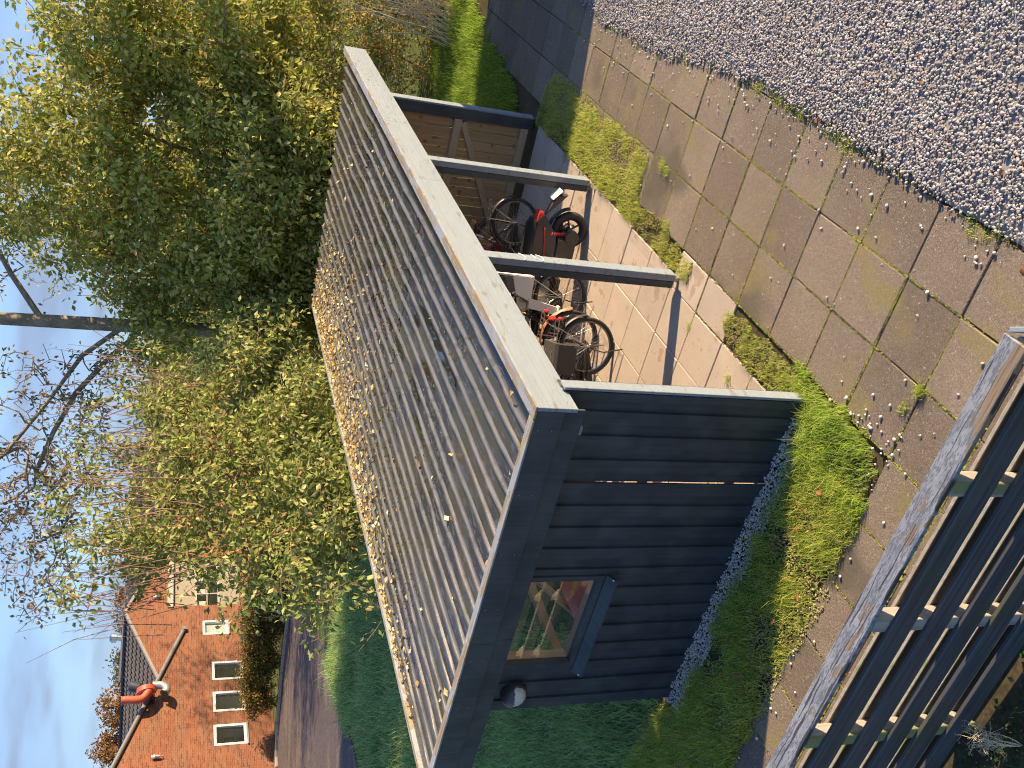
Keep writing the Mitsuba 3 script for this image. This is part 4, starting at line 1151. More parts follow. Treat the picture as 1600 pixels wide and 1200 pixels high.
# grass in the joints and weeds at the gravel edge
tf = []
tc = []
for x, y, n_, h_ in [(-2.99, 0.02, 130, 0.055), (-2.92, 0.20, 60, 0.04), (1.55, 0.02, 70, 0.06), (1.42, 0.05, 50, 0.07), (0.02, 1.16, 40, 0.035), (-0.9, 1.22, 60, 0.035), (-1.02, 1.3, 50, 0.03)] + [(x, np.interp(x, EDGE[:, 0], EDGE[:, 1]) + rs.normal(0, 0.04), int(rs.integers(20, 60)), rs.uniform(0.02, 0.04)) for x in np.r_[rs.uniform(-3.2, -2.6, 4), rs.uniform(-1.7, 0.3, 26), rs.uniform(0.3, 4, 12)]] + [(rs.uniform(-0.9, 2.5), rs.uniform(-1.9, -1.3), 18, 0.025) for _ in range(26)]:
    P = np.array([x, y]) + rs.normal(0, 0.028, (n_, 2))
    m, c = blades(P, 0.004, h_ * rs.uniform(0.4, 1.2, n_), np.full(n_, 0.006), np.full(n_, 1.0), pick(rs, GC, n_, [4, 4, 2, 2, 1, 0.3]), rs)
    tf.append(m); tc.append(c)
add('joint_weeds', cat(tf), 'm_grass', False, color=np.vstack(tc)); lab('joint_weeds', 'small weeds sprouting from the slab joints and along the gravel edge', 'weeds', kind='stuff')
# mossy stubble between the fence and the house side, seen through and below the slats
turf('yard_weeds', 'sparse weeds on the dark soil below the slat fence', [(-7.6, -0.9), (-4.66, -0.9), (-4.66, 4.5), (-7.6, 4.5)], 9000, 0.06, 0.006, 1.0, GC, None, -0.025, 2.5, 0.2, -0.12)
# ------------------------------------------------------------------ bicycles and the moped under the roof
def frame_of(xy, heading, lean=0.0, z=0.0):
    h = math.radians(heading)
    Rz = trimesh.transformations.rotation_matrix(h, [0, 0, 1])
    Rx = trimesh.transformations.rotation_matrix(math.radians(lean), [1, 0, 0])
    Mx = Rz @ Rx
    Mx[:3, 3] = [xy[0], xy[1], z]
    return Mx


def put(key, m, Mx, mat, smooth=40):
    m = m.copy()
    m.apply_transform(Mx)
    return add(key, m, mat, smooth)


def circle(r, c, n=40, a0=0.0, a1=2 * math.pi, closed=True):
    t = np.linspace(a0, a1, n, endpoint=not closed)
    return np.stack([c[0] + r * np.cos(t), np.full(n, c[1]), c[2] + r * np.sin(t)], 1)


def arc_strip(r, c, a0, a1, w, bulge, n=26):
    """mudguard: a curved channel round the tyre"""
    t = np.radians(np.linspace(a0, a1, n))
    u = np.linspace(-1, 1, 7)
    V = []
    for a in t:
        for k in u:
            rr = r + bulge * (1 - k * k)
            V.append([c[0] + rr * math.cos(a), c[1] + w * k, c[2] + rr * math.sin(a)])
    i, j = np.meshgrid(np.arange(n - 1), np.arange(6), indexing='ij')
    q = np.stack([i * 7 + j, (i + 1) * 7 + j, (i + 1) * 7 + j + 1, i * 7 + j + 1], -1).reshape(-1, 4)
    return trimesh.Trimesh(np.array(V), np.vstack([q[:, [0, 1, 2]], q[:, [0, 2, 3]]]), process=False)


def wheel(b, Mx, c, R, rt=0.0225, spokes=30, rim='m_rimdark'):
    M.setdefault('m_rimdark', two(pri((0.22, 0.21, 0.20), 0.4, metallic=0.8)))
    k, i = b + '__wheel', 0
    while any(q.startswith(k + '__') for q in scene):
        i += 1
        k = f'{b}__wheel_{i:03d}'
    put(k + '__tyre', tube(circle(R - rt, c), rt, 10, True), Mx, 'm_rubber', True)
    put(k + '__rim', cat([tube(circle(R - 2.3 * rt, c), 0.011, 8, True)]), Mx, rim, True)
    sp = []
    for s in range(spokes):
        a = 2 * math.pi * s / spokes
        o = 0.028 * (1 if s % 2 else -1)
        b_ = a + 0.5 * (1 if s % 4 < 2 else -1)
        sp.append(tube([[c[0] + 0.022 * math.cos(b_), c[1] + o, c[2] + 0.022 * math.sin(b_)], [c[0] + (R - 2.5 * rt) * math.cos(a), c[1], c[2] + (R - 2.5 * rt) * math.sin(a)]], 0.0016, 4, cap=False))
    put(k + '__spokes', cat(sp), Mx, 'm_steel', True)
    put(k + '__hub', tube([[c[0], c[1] - 0.05, c[2]], [c[0], c[1] - 0.03, c[2]], [c[0], c[1] + 0.03, c[2]], [c[0], c[1] + 0.05, c[2]]], [0.016, 0.03, 0.03, 0.016], 14), Mx, 'm_steel')


def bicycle(label, xy, heading, col, lean=4.0, guard='m_black', guard2=None, light=True, rack=True, step=False, saddle='m_black'):
    b = thing('bicycle', label, 'bicycle', 'bicycles parked under the shed roof')
    Mx = frame_of(xy, heading, lean)
    R, F = 0.345, 1.06
    wheel(b, Mx, (0, 0, R), R)
    wheel(b, Mx, (F, 0, R), R)
    bb, st, ht, hb = [0.44, 0, 0.29], [0.26, 0, 0.78], [0.86, 0, 0.88], [0.90, 0, 0.74]
    fr = [tube([bb, st], 0.016, 10), tube([bb, hb], 0.019, 10), tube([ht, hb], 0.019, 10), tube([[0.33, 0, 0.6], [0.6, 0, 0.62], ht] if not step else [[0.40, 0, 0.42], [0.6, 0, 0.52], [0.87, 0, 0.82]], 0.016, 10)]
    for s in (-1, 1):
        fr += [tube([[bb[0], 0.02 * s, bb[2]], [0, 0.062 * s, R]], 0.010, 8), tube([[0.29, 0.016 * s, 0.70], [0, 0.062 * s, R]], 0.008, 8),
               tube([[0.92, 0.03 * s, 0.70], [0.98, 0.05 * s, 0.5], [F, 0.055 * s, R]], 0.011, 8)]
    put(b + '__frame', cat(fr), Mx, col)
    put(b + '__seat_post', tube([st, [0.225, 0, 0.90]], 0.013, 10), Mx, 'm_steel')
    sd = hull([[0.05, 0.085, 0.93], [0.05, -0.085, 0.93], [0.02, 0.06, 0.96], [0.02, -0.06, 0.96], [0.10, 0.10, 0.955], [0.10, -0.10, 0.955], [0.33, 0.018, 0.95], [0.33, -0.018, 0.95], [0.33, 0.02, 0.92], [0.33, -0.02, 0.92], [0.18, 0.045, 0.965], [0.18, -0.045, 0.965], [0.10, 0, 0.985], [0.2, 0.05, 0.90], [0.2, -0.05, 0.90]])
    put(b + '__saddle', sd, Mx, saddle, 60)
    put(b + '__handlebar', cat([tube([[0.86, 0, 0.88], [0.83, 0, 1.04]], 0.013, 10), tube(bez([[0.62, -0.30, 1.05], [0.74, -0.29, 1.06], [0.85, -0.16, 1.09], [0.84, 0, 1.04], [0.85, 0.16, 1.09], [0.74, 0.29, 1.06], [0.62, 0.30, 1.05]], 30), 0.011, 8)]), Mx, 'm_steel')
    for s in (-1, 1):
        put(b + '__grip', tube([[0.60, 0.30 * s, 1.05], [0.73, 0.29 * s, 1.06]], 0.017, 10), Mx, 'm_black')
    put(b + '__mudguard', arc_strip(R + 0.022, (0, 0, R), 35, 172, 0.034, 0.016), Mx, guard, True)
    if guard2:
        put(b + '__mudguard_tip', arc_strip(R + 0.024, (0, 0, R), 172.5, 196, 0.035, 0.016, 8), Mx, guard2, True)
    put(b + '__mudguard', arc_strip(R + 0.018, (F, 0, R), 20, 165, 0.028, 0.012), Mx, guard, True)
    ck = [hull([[x, y, z] for x, z in ((bb[0] + 0.1, bb[2] + 0.06), (bb[0] + 0.1, bb[2] - 0.05), (bb[0] + 0.02, bb[2] + 0.12), (bb[0] + 0.02, bb[2] - 0.11), (-0.03, R + 0.06), (-0.03, R - 0.05), (-0.07, R)) for y in (-0.085, -0.062)]), lathe([(0.02, -0.004), (0.09, -0.004), (0.09, 0.004), (0.02, 0.004)], 26, [0, 1, 0], (bb[0], -0.055, bb[2])), tube([[bb[0], -0.06, bb[2] + 0.085], [0.0, -0.062, R + 0.035]], 0.004, 5), tube([[bb[0], -0.06, bb[2] - 0.085], [0.0, -0.062, R - 0.035]], 0.004, 5)]
    put(b + '__chain', cat(ck), Mx, 'm_dkplastic')
    put(b + '__cranks', cat([tube([[bb[0], -0.08, bb[2]], [bb[0] + 0.12, -0.085, bb[2] - 0.12]], 0.010, 8), tube([[bb[0], 0.08, bb[2]], [bb[0] - 0.12, 0.085, bb[2] + 0.12]], 0.010, 8)]), Mx, 'm_steel')
    for s in (-1, 1):
        put(b + '__pedal', box(bb[0] - 0.12 * s - 0.045, bb[0] - 0.12 * s + 0.045, 0.09 * s if s > 0 else -0.18, 0.18 if s > 0 else -0.09, bb[2] + 0.12 * s - 0.012, bb[2] + 0.12 * s + 0.012), Mx, 'm_black')
    if rack:
        rk = []
        for s in (-1, 1):
            rk += [tube([[0.22, 0.05 * s, 0.74], [-0.28, 0.06 * s, 0.74]], 0.006, 6), tube([[-0.20, 0.06 * s, 0.74], [0.0, 0.068 * s, R]], 0.005, 6), tube([[-0.02, 0.06 * s, 0.74], [0.0, 0.068 * s, R]], 0.005, 6)]
        rk += [tube([[x, -0.06, 0.74], [x, 0.06, 0.74]], 0.005, 6) for x in (-0.28, -0.15, 0.0, 0.12)]
        put(b + '__rack', cat(rk), Mx, 'm_steel')
    if light:
        put(b + '__rear_light', lathe([(0, 0.0), (0.03, 0.0), (0.034, 0.012), (0.026, 0.03), (0, 0.034)], 18, [-1, 0, 0], (-0.285, 0, 0.705)), Mx, 'm_redlens')
        put(b + '__reflector', cat([lathe([(0, 0.0), (0.024, 0.0), (0.026, 0.01), (0.018, 0.02), (0, 0.022)], 16, [-0.87, 0, 0.4], (-0.315, 0, R + 0.17))]), Mx, 'm_redlens')
    put(b + '__kickstand', tube([[0.02, 0.07, R - 0.05], [0.04, 0.12, 0.17], [-0.03, 0.27, 0.008]], 0.008, 8), Mx, 'm_black')
    return b, Mx


b, Mx = bicycle('bicycle with a black bag on its rack and a long black mudguard', (1.34, 2.21), 112, 'm_dkplastic', 3)
put(b + '__lamp', lathe([(0, 0), (0.045, 0), (0.05, 0.02), (0.035, 0.05), (0, 0.055)], 18, [-1, 0, 0.2], (-0.27, 0, 0.80)), Mx, 'm_redlens')
k = thing('pannier', 'black double pannier bag hanging over the rack of the nearest bicycle', 'bag')
for s in (-1, 1):
    put(k + '__pocket', hull([[x, s * y, z] for x, z in ((0.02, 0.54), (0.28, 0.54), (-0.02, 0.60), (0.32, 0.60), (-0.02, 0.77), (0.32, 0.77)) for y in (0.085, 0.21)]), Mx, 'm_dkplastic')
put(k + '__flap', hull([[x, y, z] for x in (-0.03, 0.33) for y, z in ((-0.215, 0.765), (0.215, 0.765), (-0.19, 0.80), (0.19, 0.80), (0, 0.81))]), Mx, 'm_bagflap')
M['m_bagflap'] = two(pri((0.055, 0.052, 0.05), 0.75))
for s in (-1, 1):
    put(k + '__strap', tube([[-0.035, 0.10 * s, 0.76], [0.1, 0.10 * s, 0.812], [0.335, 0.10 * s, 0.76]], 0.006, 6), Mx, 'm_galva')
bicycle('bicycle with an orange brown rear mudguard behind the one with the bag', (1.80, 2.36), 100, 'm_dkplastic', 5, guard='m_brownguard', rack=True)
M['m_brownguard'] = two(pri((0.42, 0.17, 0.08), 0.4))
b, Mx = bicycle('dark bicycle with a cream child seat and a white tipped rear mudguard', (2.42, 2.12), 104, 'm_black', 2, guard2='m_white')
k = thing('child_seat', 'cream plastic child seat on the rack of the middle bicycle', 'child seat')
bk = []
put(k + '__back', cat([hull([[-0.25 + t, y, z] for t in (0, 0.022) for y, z in ((-0.15, 0.80), (0.15, 0.80), (-0.17, 1.0), (0.17, 1.0), (-0.13, 1.28), (0.13, 1.28), (-0.09, 1.34), (0.09, 1.34))])] +
                      [hull([[x, s * y, z] for x, z in ((-0.24, 0.80), (0.06, 0.80), (-0.24, 1.05), (-0.02, 0.98)) for y in (0.15, 0.172)]) for s in (-1, 1)]), Mx, 'm_cream')
put(k + '__base', hull([[x, y, z] for x in (-0.24, 0.10) for y in (-0.15, 0.15) for z in (0.765, 0.80)]), Mx, 'm_cream')
for s in (-1, 1):
    put(k + '__leg_guard', hull([[x, s * y, z] for x, z in ((0.02, 0.80), (0.14, 0.80), (0.10, 0.42), (0.20, 0.42)) for y in (0.155, 0.185)]), Mx, 'm_cream')
    put(k + '__footrest', box(0.08, 0.24, 0.15 * s if s > 0 else -0.24, 0.24 if s > 0 else -0.15, 0.40, 0.425), Mx, 'm_cream')
put(k + '__grab_bar', tube(bez([[0.02, -0.17, 1.0], [0.22, -0.15, 1.03], [0.25, 0, 1.04], [0.22, 0.15, 1.03], [0.02, 0.17, 1.0]], 18), 0.011, 8), Mx, 'm_cream')
b5, _ = bicycle('dark bicycle without lights standing between the moped and the end wall', (4.50, 2.02), 108, 'm_black', 3, guard='m_black', light=False)
bicycle('red bicycle deepest in the shed next to the boarded end wall', (5.02, 2.55), 110, 'm_red', 3)
bicycle('black step through bicycle close to the gable wall under the roof edge', (0.55, 2.75), 98, 'm_black', 4, step=True)
# moped
k = thing('moped', 'black and red moped with fat tyres and a cream number plate', 'moped')
Mx = frame_of((2.90, 1.42), 96, 5)
R = 0.235
for c, nm in (((0, 0, R), 'wheel'), ((1.27, 0, R), 'wheel_001')):
    put(f'{k}__{nm}__tyre', tube(circle(R - 0.048, c, 44), 0.048, 14, True), Mx, 'm_rubber', True)
    put(f'{k}__{nm}__rim', cat([tube(circle(R - 0.098, c, 36), 0.014, 8, True)] + [beam([c[0] + 0.03 * math.cos(a), 0, c[2] + 0.03 * math.sin(a)], [c[0] + 0.135 * math.cos(a), 0, c[2] + 0.135 * math.sin(a)], 0.022, 0.02, (0, 1, 0)) for a in np.arange(5) * 2 * math.pi / 5 + 0.3]), Mx, 'm_black')
    put(f'{k}__{nm}__disc', lathe([(0.055, -0.035), (0.085, -0.035), (0.085, -0.030), (0.055, -0.030)], 26, [0, 1, 0], c), Mx, 'm_steel')
    put(f'{k}__{nm}__hub', tube([[c[0], -0.07, c[2]], [c[0], 0.07, c[2]]], 0.032, 14), Mx, 'm_dkplastic')
put(k + '__swing_arm', cat([beam([0.0, 0.085, R], [0.46, 0.085, 0.30], 0.055, 0.04), beam([0.0, -0.085, R], [0.46, -0.085, 0.30], 0.055, 0.04)]), Mx, 'm_dkplastic')
put(k + '__motor', cat([hull([[x, y, z] for x in (0.10, 0.48) for y in (0.06, 0.17) for z in (0.17, 0.40)]), lathe([(0, -0.06), (0.085, -0.06), (0.095, 0), (0.085, 0.05), (0, 0.05)], 22, [0, 1, 0], (0.06, 0.14, R))]), Mx, 'm_dkplastic')
put(k + '__exhaust', tube(bez([[0.5, -0.10, 0.24], [0.3, -0.13, 0.23], [0.12, -0.145, 0.28], [-0.12, -0.15, 0.36]], 12), [0.02, 0.02, 0.025, 0.03, 0.04, 0.045, 0.048, 0.048, 0.048, 0.048, 0.046, 0.04], 14), Mx, 'm_black')
for s in (-1, 1):
    put(k + '__shock', cat([tube([[0.02, 0.11 * s, R + 0.02], [0.06, 0.11 * s, 0.58]], 0.012, 8), tube([[0.03 + 0.03 * t, 0.11 * s + 0.026 * math.cos(t * 60), R + 0.08 + 0.2 * t] for t in np.linspace(0, 1, 70)] if False else [[0.03 + 0.03 * t + 0.024 * math.sin(t * 44), 0.11 * s + 0.024 * math.cos(t * 44), R + 0.08 + 0.2 * t] for t in np.linspace(0, 1, 80)], 0.005, 5)]), Mx, 'm_red')
put(k + '__seat', hull([[x, y, z] for x, w, z0, z1 in ((-0.10, 0.09, 0.72, 0.76), (0.0, 0.13, 0.70, 0.79), (0.34, 0.14, 0.70, 0.79), (0.62, 0.10, 0.68, 0.75), (0.72, 0.07, 0.68, 0.72)) for y in (-w, w, -0.6 * w, 0.6 * w) for z in ((z0,) if abs(y) == w else (z1,))]), Mx, 'm_black', 60)
put(k + '__body', hull([[x, y, z] for x, w, z0, z1 in ((-0.16, 0.05, 0.60, 0.68), (0.05, 0.13, 0.44, 0.70), (0.5, 0.14, 0.34, 0.69), (0.66, 0.11, 0.30, 0.67)) for y in (-w, w) for z in (z0, z1)]), Mx, 'm_mopedbody', 30)
M['m_mopedbody'] = two(pri((0.03, 0.028, 0.028), 0.25, clearcoat=0.8))
for s in (-1, 1):
    put(k + '__stripe', beam([-0.02, 0.128 * s, 0.60], [0.58, 0.142 * s, 0.50], 0.012, 0.05, (0, 1, 0)), Mx, 'm_red')
put(k + '__tail_light', hull([[-0.165, y, z] for y in (-0.085, 0.085) for z in (0.62, 0.69)] + [[-0.20, y, z] for y in (-0.055, 0.055) for z in (0.635, 0.68)] + [[-0.05, y, 0.715] for y in (-0.1, 0.1)]), Mx, 'm_redlens')
put(k + '__rear_fender', arc_strip(R + 0.035, (0, 0, R), 60, 168, 0.062, 0.02), Mx, 'm_dkplastic', True)
put(k + '__plate_bracket', hull([[-0.14, y, 0.60] for y in (-0.03, 0.03)] + [[-0.40, y, 0.50] for y in (-0.07, 0.07)] + [[-0.44, y, 0.36] for y in (-0.05, 0.05)] + [[-0.16, y, 0.58] for y in (-0.03, 0.03)]), Mx, 'm_dkplastic')
PM = Mx @ trimesh.transformations.translation_matrix([-0.425, 0, 0.50]) @ trimesh.transformations.rotation_matrix(math.radians(-40), [0, 1, 0])
put(k + '__number_plate', box(-0.075, 0.075, -0.085, 0.085, 0.0, 0.004, 0.002), PM, 'm_plate')
put(k + '__number_plate__rim', cat([box(-0.08, -0.074, -0.09, 0.09, 0.0, 0.008, 0.001), box(0.074, 0.08, -0.09, 0.09, 0.0, 0.008, 0.001), box(-0.074, 0.074, -0.09, -0.084, 0.0, 0.008, 0.001), box(-0.074, 0.074, 0.084, 0.09, 0.0, 0.008, 0.001)]), PM, 'm_white')
put(k + '__number_plate__print', cat([box(x - 0.018, x + 0.018, y - 0.008, y + 0.008, 0.0042, 0.0048, 0) for x in (-0.03, 0.03) for y in (-0.045, 0.0, 0.045)] + [box(x + 0.008, x + 0.014, y - 0.016, y + 0.016, 0.0042, 0.0048, 0) for x in (-0.03, 0.03) for y in (-0.045, 0.0, 0.045)]), PM, 'm_printbrown')
M['m_printbrown'] = two(pri((0.45, 0.26, 0.16), 0.7))
put(k + '__floor_board', hull([[x, y, z] for x in (0.62, 1.0) for y in (-0.15, 0.15) for z in (0.25, 0.31)]), Mx, 'm_dkplastic')
put(k + '__leg_shield', hull([[0.97, -0.18, 0.30], [0.97, 0.18, 0.30], [1.06, -0.17, 0.75], [1.06, 0.17, 0.75], [1.16, -0.05, 0.72], [1.16, 0.05, 0.72], [1.08, -0.07, 0.34], [1.08, 0.07, 0.34], [1.04, -0.1, 0.92], [1.04, 0.1, 0.92]]), Mx, 'm_mopedbody', 30)
put(k + '__fork', cat([tube([[1.10, 0.07 * s, 0.62], [1.27, 0.075 * s, R]], 0.018, 10) for s in (-1, 1)]), Mx, 'm_dkplastic')
put(k + '__handlebar', tube(bez([[0.92, -0.34, 1.0], [1.0, -0.2, 1.03], [1.03, 0, 0.97], [1.0, 0.2, 1.03], [0.92, 0.34, 1.0]], 20), 0.013, 8), Mx, 'm_black')
for s in (-1, 1):
    put(k + '__mirror', cat([tube([[0.98, 0.22 * s, 1.03], [1.0, 0.30 * s, 1.2]], 0.006, 6), lathe([(0, 0), (0.05, 0), (0.055, 0.012), (0, 0.02)], 18, [1, 0, 0], (1.0, 0.33 * s, 1.22))]), Mx, 'm_black')
# red crate by the window, white painted marks on the post, built from thin wire
k = thing('storage_box', 'red plastic box standing inside the shed behind the window', 'box')
add(k + '__body', hull([[x, y, z] for x, y in ((-1.25, 3.45), (-0.45, 3.45), (-1.25, 4.02), (-0.45, 4.02)) for z in (0.02,)] + [[x, y, z] for x, y in ((-1.30, 3.40), (-0.40, 3.40), (-1.30, 4.07), (-0.40, 4.07)) for z in (0.80,)]), 'm_red')
add(k + '__lid', box(-1.32, -0.38, 3.38, 4.09, 0.802, 0.85, 0.01), 'm_red')
add(k + '__handle', box(-0.98, -0.72, 3.36, 3.379, 0.55, 0.62, 0.006), 'm_galva')
k = thing('post_mark', 'small white painted tag tied round the middle post', 'mark')
px, pz = 0.50, 1.62
add(k + '__wire', cat([tube(bez([[px - 0.074, 0.806, pz + 0.14], [px - 0.03, 0.803, pz + 0.115], [px + 0.02, 0.803, pz + 0.125], [px + 0.074, 0.806, pz + 0.16]], 10), 0.0045, 6), tube(bez([[px - 0.07, 0.805, pz - 0.05], [px, 0.802, pz - 0.075], [px + 0.074, 0.806, pz - 0.02]], 10), 0.0045, 6), tube([[px - 0.02, 0.803, pz + 0.0], [px + 0.07, 0.803, pz + 0.03]], 0.004, 6)]), 'm_white', 40)
# ------------------------------------------------------------------ fallen leaves
rl = np.random.default_rng(77)
LIT = [(0.74, 0.58, 0.26), (0.78, 0.66, 0.36), (0.60, 0.42, 0.20), (0.70, 0.45, 0.18), (0.55, 0.50, 0.22), (0.82, 0.74, 0.50), (0.36, 0.24, 0.13)]


def roof_z(y):
    u = (y - RY) % RP
    return 2.378 + np.interp(u, [q[0] for q in PROF] + [RP], [q[1] for q in PROF] + [0])


def litter(key, text, P, z, size, pal, w=None, curl=0.5):
    n = len(P)
    a = rl.uniform(0, 2 * np.pi, n)
    D = np.c_[np.cos(a), np.sin(a), rl.normal(0.1, 0.22, n)]
    N = rl.normal(0, curl, (n, 3)) + [0, 0, 1]
    m, c = leaves(np.c_[P, z], D, N, size, pick(rl, pal, n, w, 0.2), 0.62)
    add(key, m, 'm_leaf', False, color=c)
    lab(key, text, 'leaves', kind='stuff')


n = 7600
x = rl.uniform(-1.2, 8.0, n); yb = 5.33 - rl.exponential(0.40, n) * np.interp(x, [-1.2, 1.5, 4, 8], [0.4, 0.7, 1.2, 1.2])
kp = (rl.uniform(0, 1, n) < np.interp(x, [-1.2, 0.5, 2.5, 4.0, 7.0, 8.0], [0.05, 0.12, 0.5, 1.0, 1.0, 0.5])) & (yb > 0.95)
P = np.c_[x, yb][kp]
P2 = np.c_[rl.uniform(3.0, 7.6, 380), rl.uniform(3.7, 5.3, 380)]
P3 = np.c_[rl.uniform(-2.0, 7.5, 55), rl.uniform(1.0, 5.3, 55)]
P = np.vstack([P, P2, P3])
litter('roof_leaves', 'yellow fallen leaves drifted along the back edge of the ribbed roof', P, roof_z(P[:, 1]) + rl.uniform(0.003, 0.012, len(P)), rl.uniform(0.045, 0.095, len(P)), LIT)
n = 17000
x = rl.uniform(-0.6, 7.6, n); row = rl.integers(0, NR, n)
k_ = meshkit.fbm(np.c_[x * 0.8, row * 0.22, x * 0], 3, 5)
y = RY + row * RP + rl.uniform(-0.01, 0.125, n)
kp = (rl.uniform(0, 1, n) < np.clip((k_ - 0.42) * 6, 0.02, 1) * np.interp(x, [-0.6, 1.5, 7.6], [0.3, 0.8, 1])) & (y > 1.25) & (y < 5.2)
P = np.c_[x, y][kp]
litter('roof_debris', 'dull green and brown bits of leaf lying in the troughs of the roof', P, roof_z(P[:, 1]) + 0.004, rl.uniform(0.015, 0.042, len(P)), [(0.13, 0.12, 0.03), (0.17, 0.15, 0.05), (0.09, 0.07, 0.03), (0.20, 0.15, 0.07), (0.30, 0.27, 0.22)], [4, 3, 3, 2, 0.7])
# single leaves one can pick out
LEAFSPOT = [((1080, 615), 'near the corner tuft'), ]
ol, on = None, 0
M['m_orangeleaf'] = {'type': 'principledthin', 'base_color': {'type': 'rgb', 'value': [0.33, 0.15, 0.075]}, 'roughness': 0.5, 'diff_trans': 0.5}
M['m_tanleaf'] = {'type': 'principledthin', 'base_color': {'type': 'rgb', 'value': [0.58, 0.40, 0.22]}, 'roughness': 0.5, 'diff_trans': 0.5}


def one_leaf(n_=0):
    t = np.linspace(0, 1, 6)
    w = np.array([0.05, 0.55, 0.62, 0.5, 0.3, 0.03]) * 0.5
    h = 0.18 * np.sin(t * math.pi) * (1 if n_ % 2 else 0.5)
    V = np.vstack([np.c_[t, -w, h + 0.14 * w * 2], np.c_[t, 0 * t, h], np.c_[t, w, h + 0.18 * w * 2]])
    F = []
    for a, b2 in ((0, 6), (6, 12)):
        for i_ in range(5):
            F += [[a + i_, b2 + i_, b2 + i_ + 1], [a + i_, b2 + i_ + 1, a + i_ + 1]]
    V[:, 0] -= 0.5
    return trimesh.Trimesh(V, np.array(F), process=False)


lp = [mikit.ply(one_leaf(0), 'm_orangeleaf', True), mikit.ply(one_leaf(1), 'm_orangeleaf', True)]


def fallen(x, y, z, s, label, group=None, mat='m_orangeleaf'):
    k = thing('fallen_leaf', label, 'leaf', group)
    scene[k] = {**lp[int(rl.integers(0, 2))], 'bsdf': {'type': 'ref', 'id': mat}, 'to_world': T().translate([float(x), float(y), float(z)]).rotate([0, 0, 1], float(rl.uniform(0, 360))).rotate([1, 0, 0], float(rl.normal(0, 18))).scale(float(s))}


fallen(-3.04, 4.92, 0.05, 0.12, 'large curled red brown leaf at the edge of the shaggy grass strip')
fallen(-3.30, -1.08, 0.02, 0.085, 'orange leaf on the gravel edge at the right corner of the slab path')
fallen(-2.1, 2.38, 2.455, 0.075, 'pale pink leaf lying on the near edge of the roof beside the cap board', None, 'm_tanleaf')
fallen(-1.75, 4.28, 2.40, 0.075, 'tan leaf near the lower left end of the roof', None, 'm_tanleaf')
fallen(-1.6, 1.06, 2.42, 0.075, 'tan leaf on the roof rib next to the front corner', None, 'm_tanleaf')
for _ in range(22):
    fallen(rl.uniform(-2.95, -2.2), rl.uniform(1.2, 5.5), rl.uniform(0.06, 0.09), rl.uniform(0.05, 0.08), 'small brown leaf caught in the shaggy grass strip beside the gable wall', 'brown leaves in the shaggy grass')
for _ in range(16):
    xx = rl.uniform(-3.5, 4.5)
    fallen(xx, np.interp(xx, EDGE[:, 0], EDGE[:, 1]) - rl.exponential(0.5), 0.055, rl.uniform(0.035, 0.055), 'small orange leaf lying on the grey gravel', 'orange leaves on the gravel')
for _ in range(14):
    xx = rl.uniform(1.9, 5.2)
    fallen(xx, rl.uniform(0.1, 0.8), 0.055, rl.uniform(0.035, 0.055), 'small orange leaf on the mossy grass before the open shed front', 'orange leaves on the mossy grass')
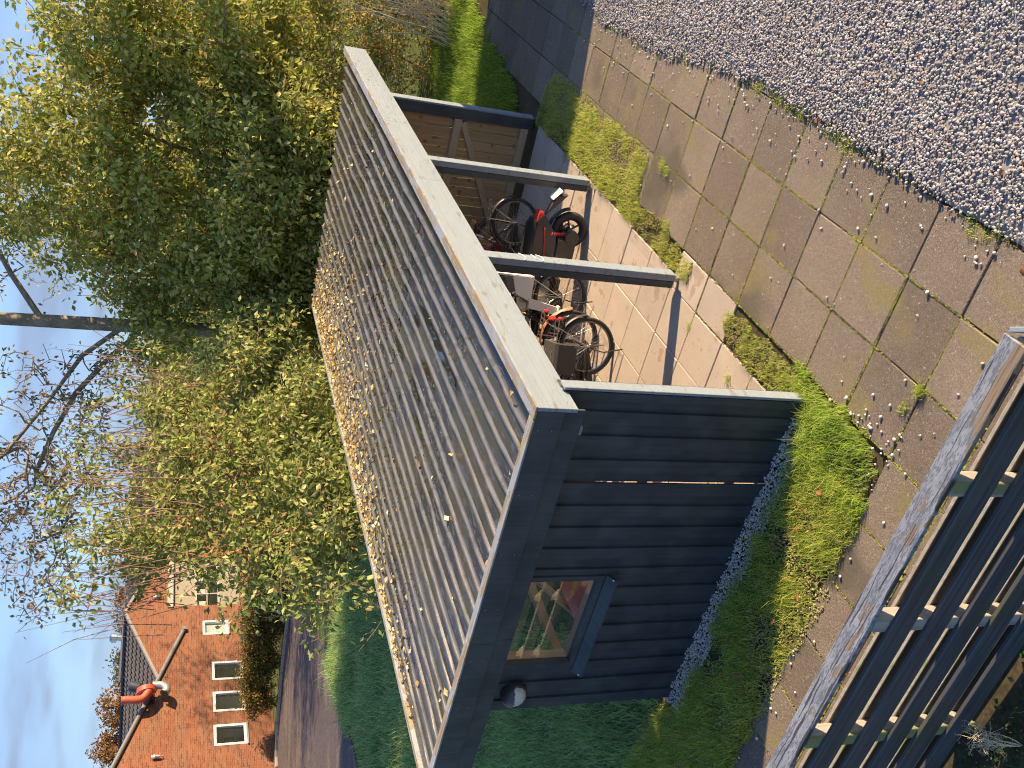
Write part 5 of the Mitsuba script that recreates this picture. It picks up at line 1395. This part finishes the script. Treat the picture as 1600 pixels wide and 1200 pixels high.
# standing water in the roof troughs
wp = []
for _ in range(26):
    row = int(rl.integers(4, 11)); x0 = rl.choice([3.5, 3.2, 0.7, 1.7]) + rl.normal(0, 0.35)
    L, w2 = rl.uniform(0.08, 0.35), rl.uniform(0.025, 0.05)
    t = np.linspace(0, 2 * np.pi, 16, endpoint=False)
    yc = RY + row * RP + 0.058
    ring_ = np.stack([x0 + L * np.cos(t) * (1 + 0.2 * np.sin(3 * t + x0)), yc + w2 * np.sin(t) * (1 + 0.25 * np.sin(5 * t)), np.full(16, 2.3845)], 1)
    wp.append(trimesh.Trimesh(np.vstack([ring_, [[x0, yc, 2.3845]]]), [[i, (i + 1) % 16, 16] for i in range(16)], process=False))
add('roof_puddles', cat(wp), 'm_water'); lab('roof_puddles', 'small puddles of rain water in the troughs of the roof', 'water', kind='stuff')
# dry weed by the fence and plants on the soil behind it
lab('dry_weed', 'dead branching weed with small pale seed heads at the foot of the slat fence', 'plant')
rw = np.random.default_rng(5)
st, sdV, sdF, so = [], [], [], 0
root = np.array([-4.92, 1.36, -0.03])
for _ in range(7):
    d = np.array([rw.uniform(0.02, 0.42), rw.uniform(-0.22, 0.12), 0.9])
    L = rw.uniform(0.3, 0.55)
    p1 = root + d * L * 0.6 + rw.normal(0, 0.02, 3); p2 = root + d * L
    st.append(tube(bez([root, p1, p2], 6), [0.004, 0.004, 0.003, 0.003, 0.002, 0.002], 5, cap=False))
    for _ in range(12):
        t = rw.uniform(0.55, 1.0)
        q = root + d * L * t
        e = q + rw.normal(0, 1, 3) * [0.05, 0.05, 0.03] + [0, 0, 0.02]
        st.append(tube([q, e], [0.0015, 0.001], 4, cap=False))
        for _ in range(3):
            c = e + rw.normal(0, 0.008, 3)
            sdV.append(ICO * rw.uniform(0.0025, 0.005) + c); sdF.append(ICOF + so); so += 12
add('dry_weed__stem', cat(st), 'm_cane', True)
add('dry_weed__seed_heads', trimesh.Trimesh(np.vstack(sdV), np.vstack(sdF), process=False), 'm_rawwood', True); labels['dry_weed__seed_heads'] = {'label': 'small pale seed heads', 'kind': 'stuff'}
lab('ground_ivy', 'low dark green ivy leaves on the soil beyond the end of the slat fence', 'plant')
n = 420
P = np.c_[rw.normal(-4.86, 0.12, n), rw.uniform(0.2, 2.6, n)]
m, c = leaves(np.c_[P, rw.uniform(-0.02, 0.03, n)], np.c_[rw.normal(0, 1, (n, 2)), rw.normal(0, 0.2, n)], np.c_[rw.normal(0, 0.3, (n, 2)), np.ones(n)], rw.uniform(0.02, 0.05, n), pick(rw, [(0.05, 0.09, 0.03), (0.08, 0.12, 0.04), (0.22, 0.15, 0.08), (0.14, 0.15, 0.05)], n, [4, 3, 1.2, 1.5]), 0.8)
add('ground_ivy__leaves', m, 'm_leaf', False, color=c)
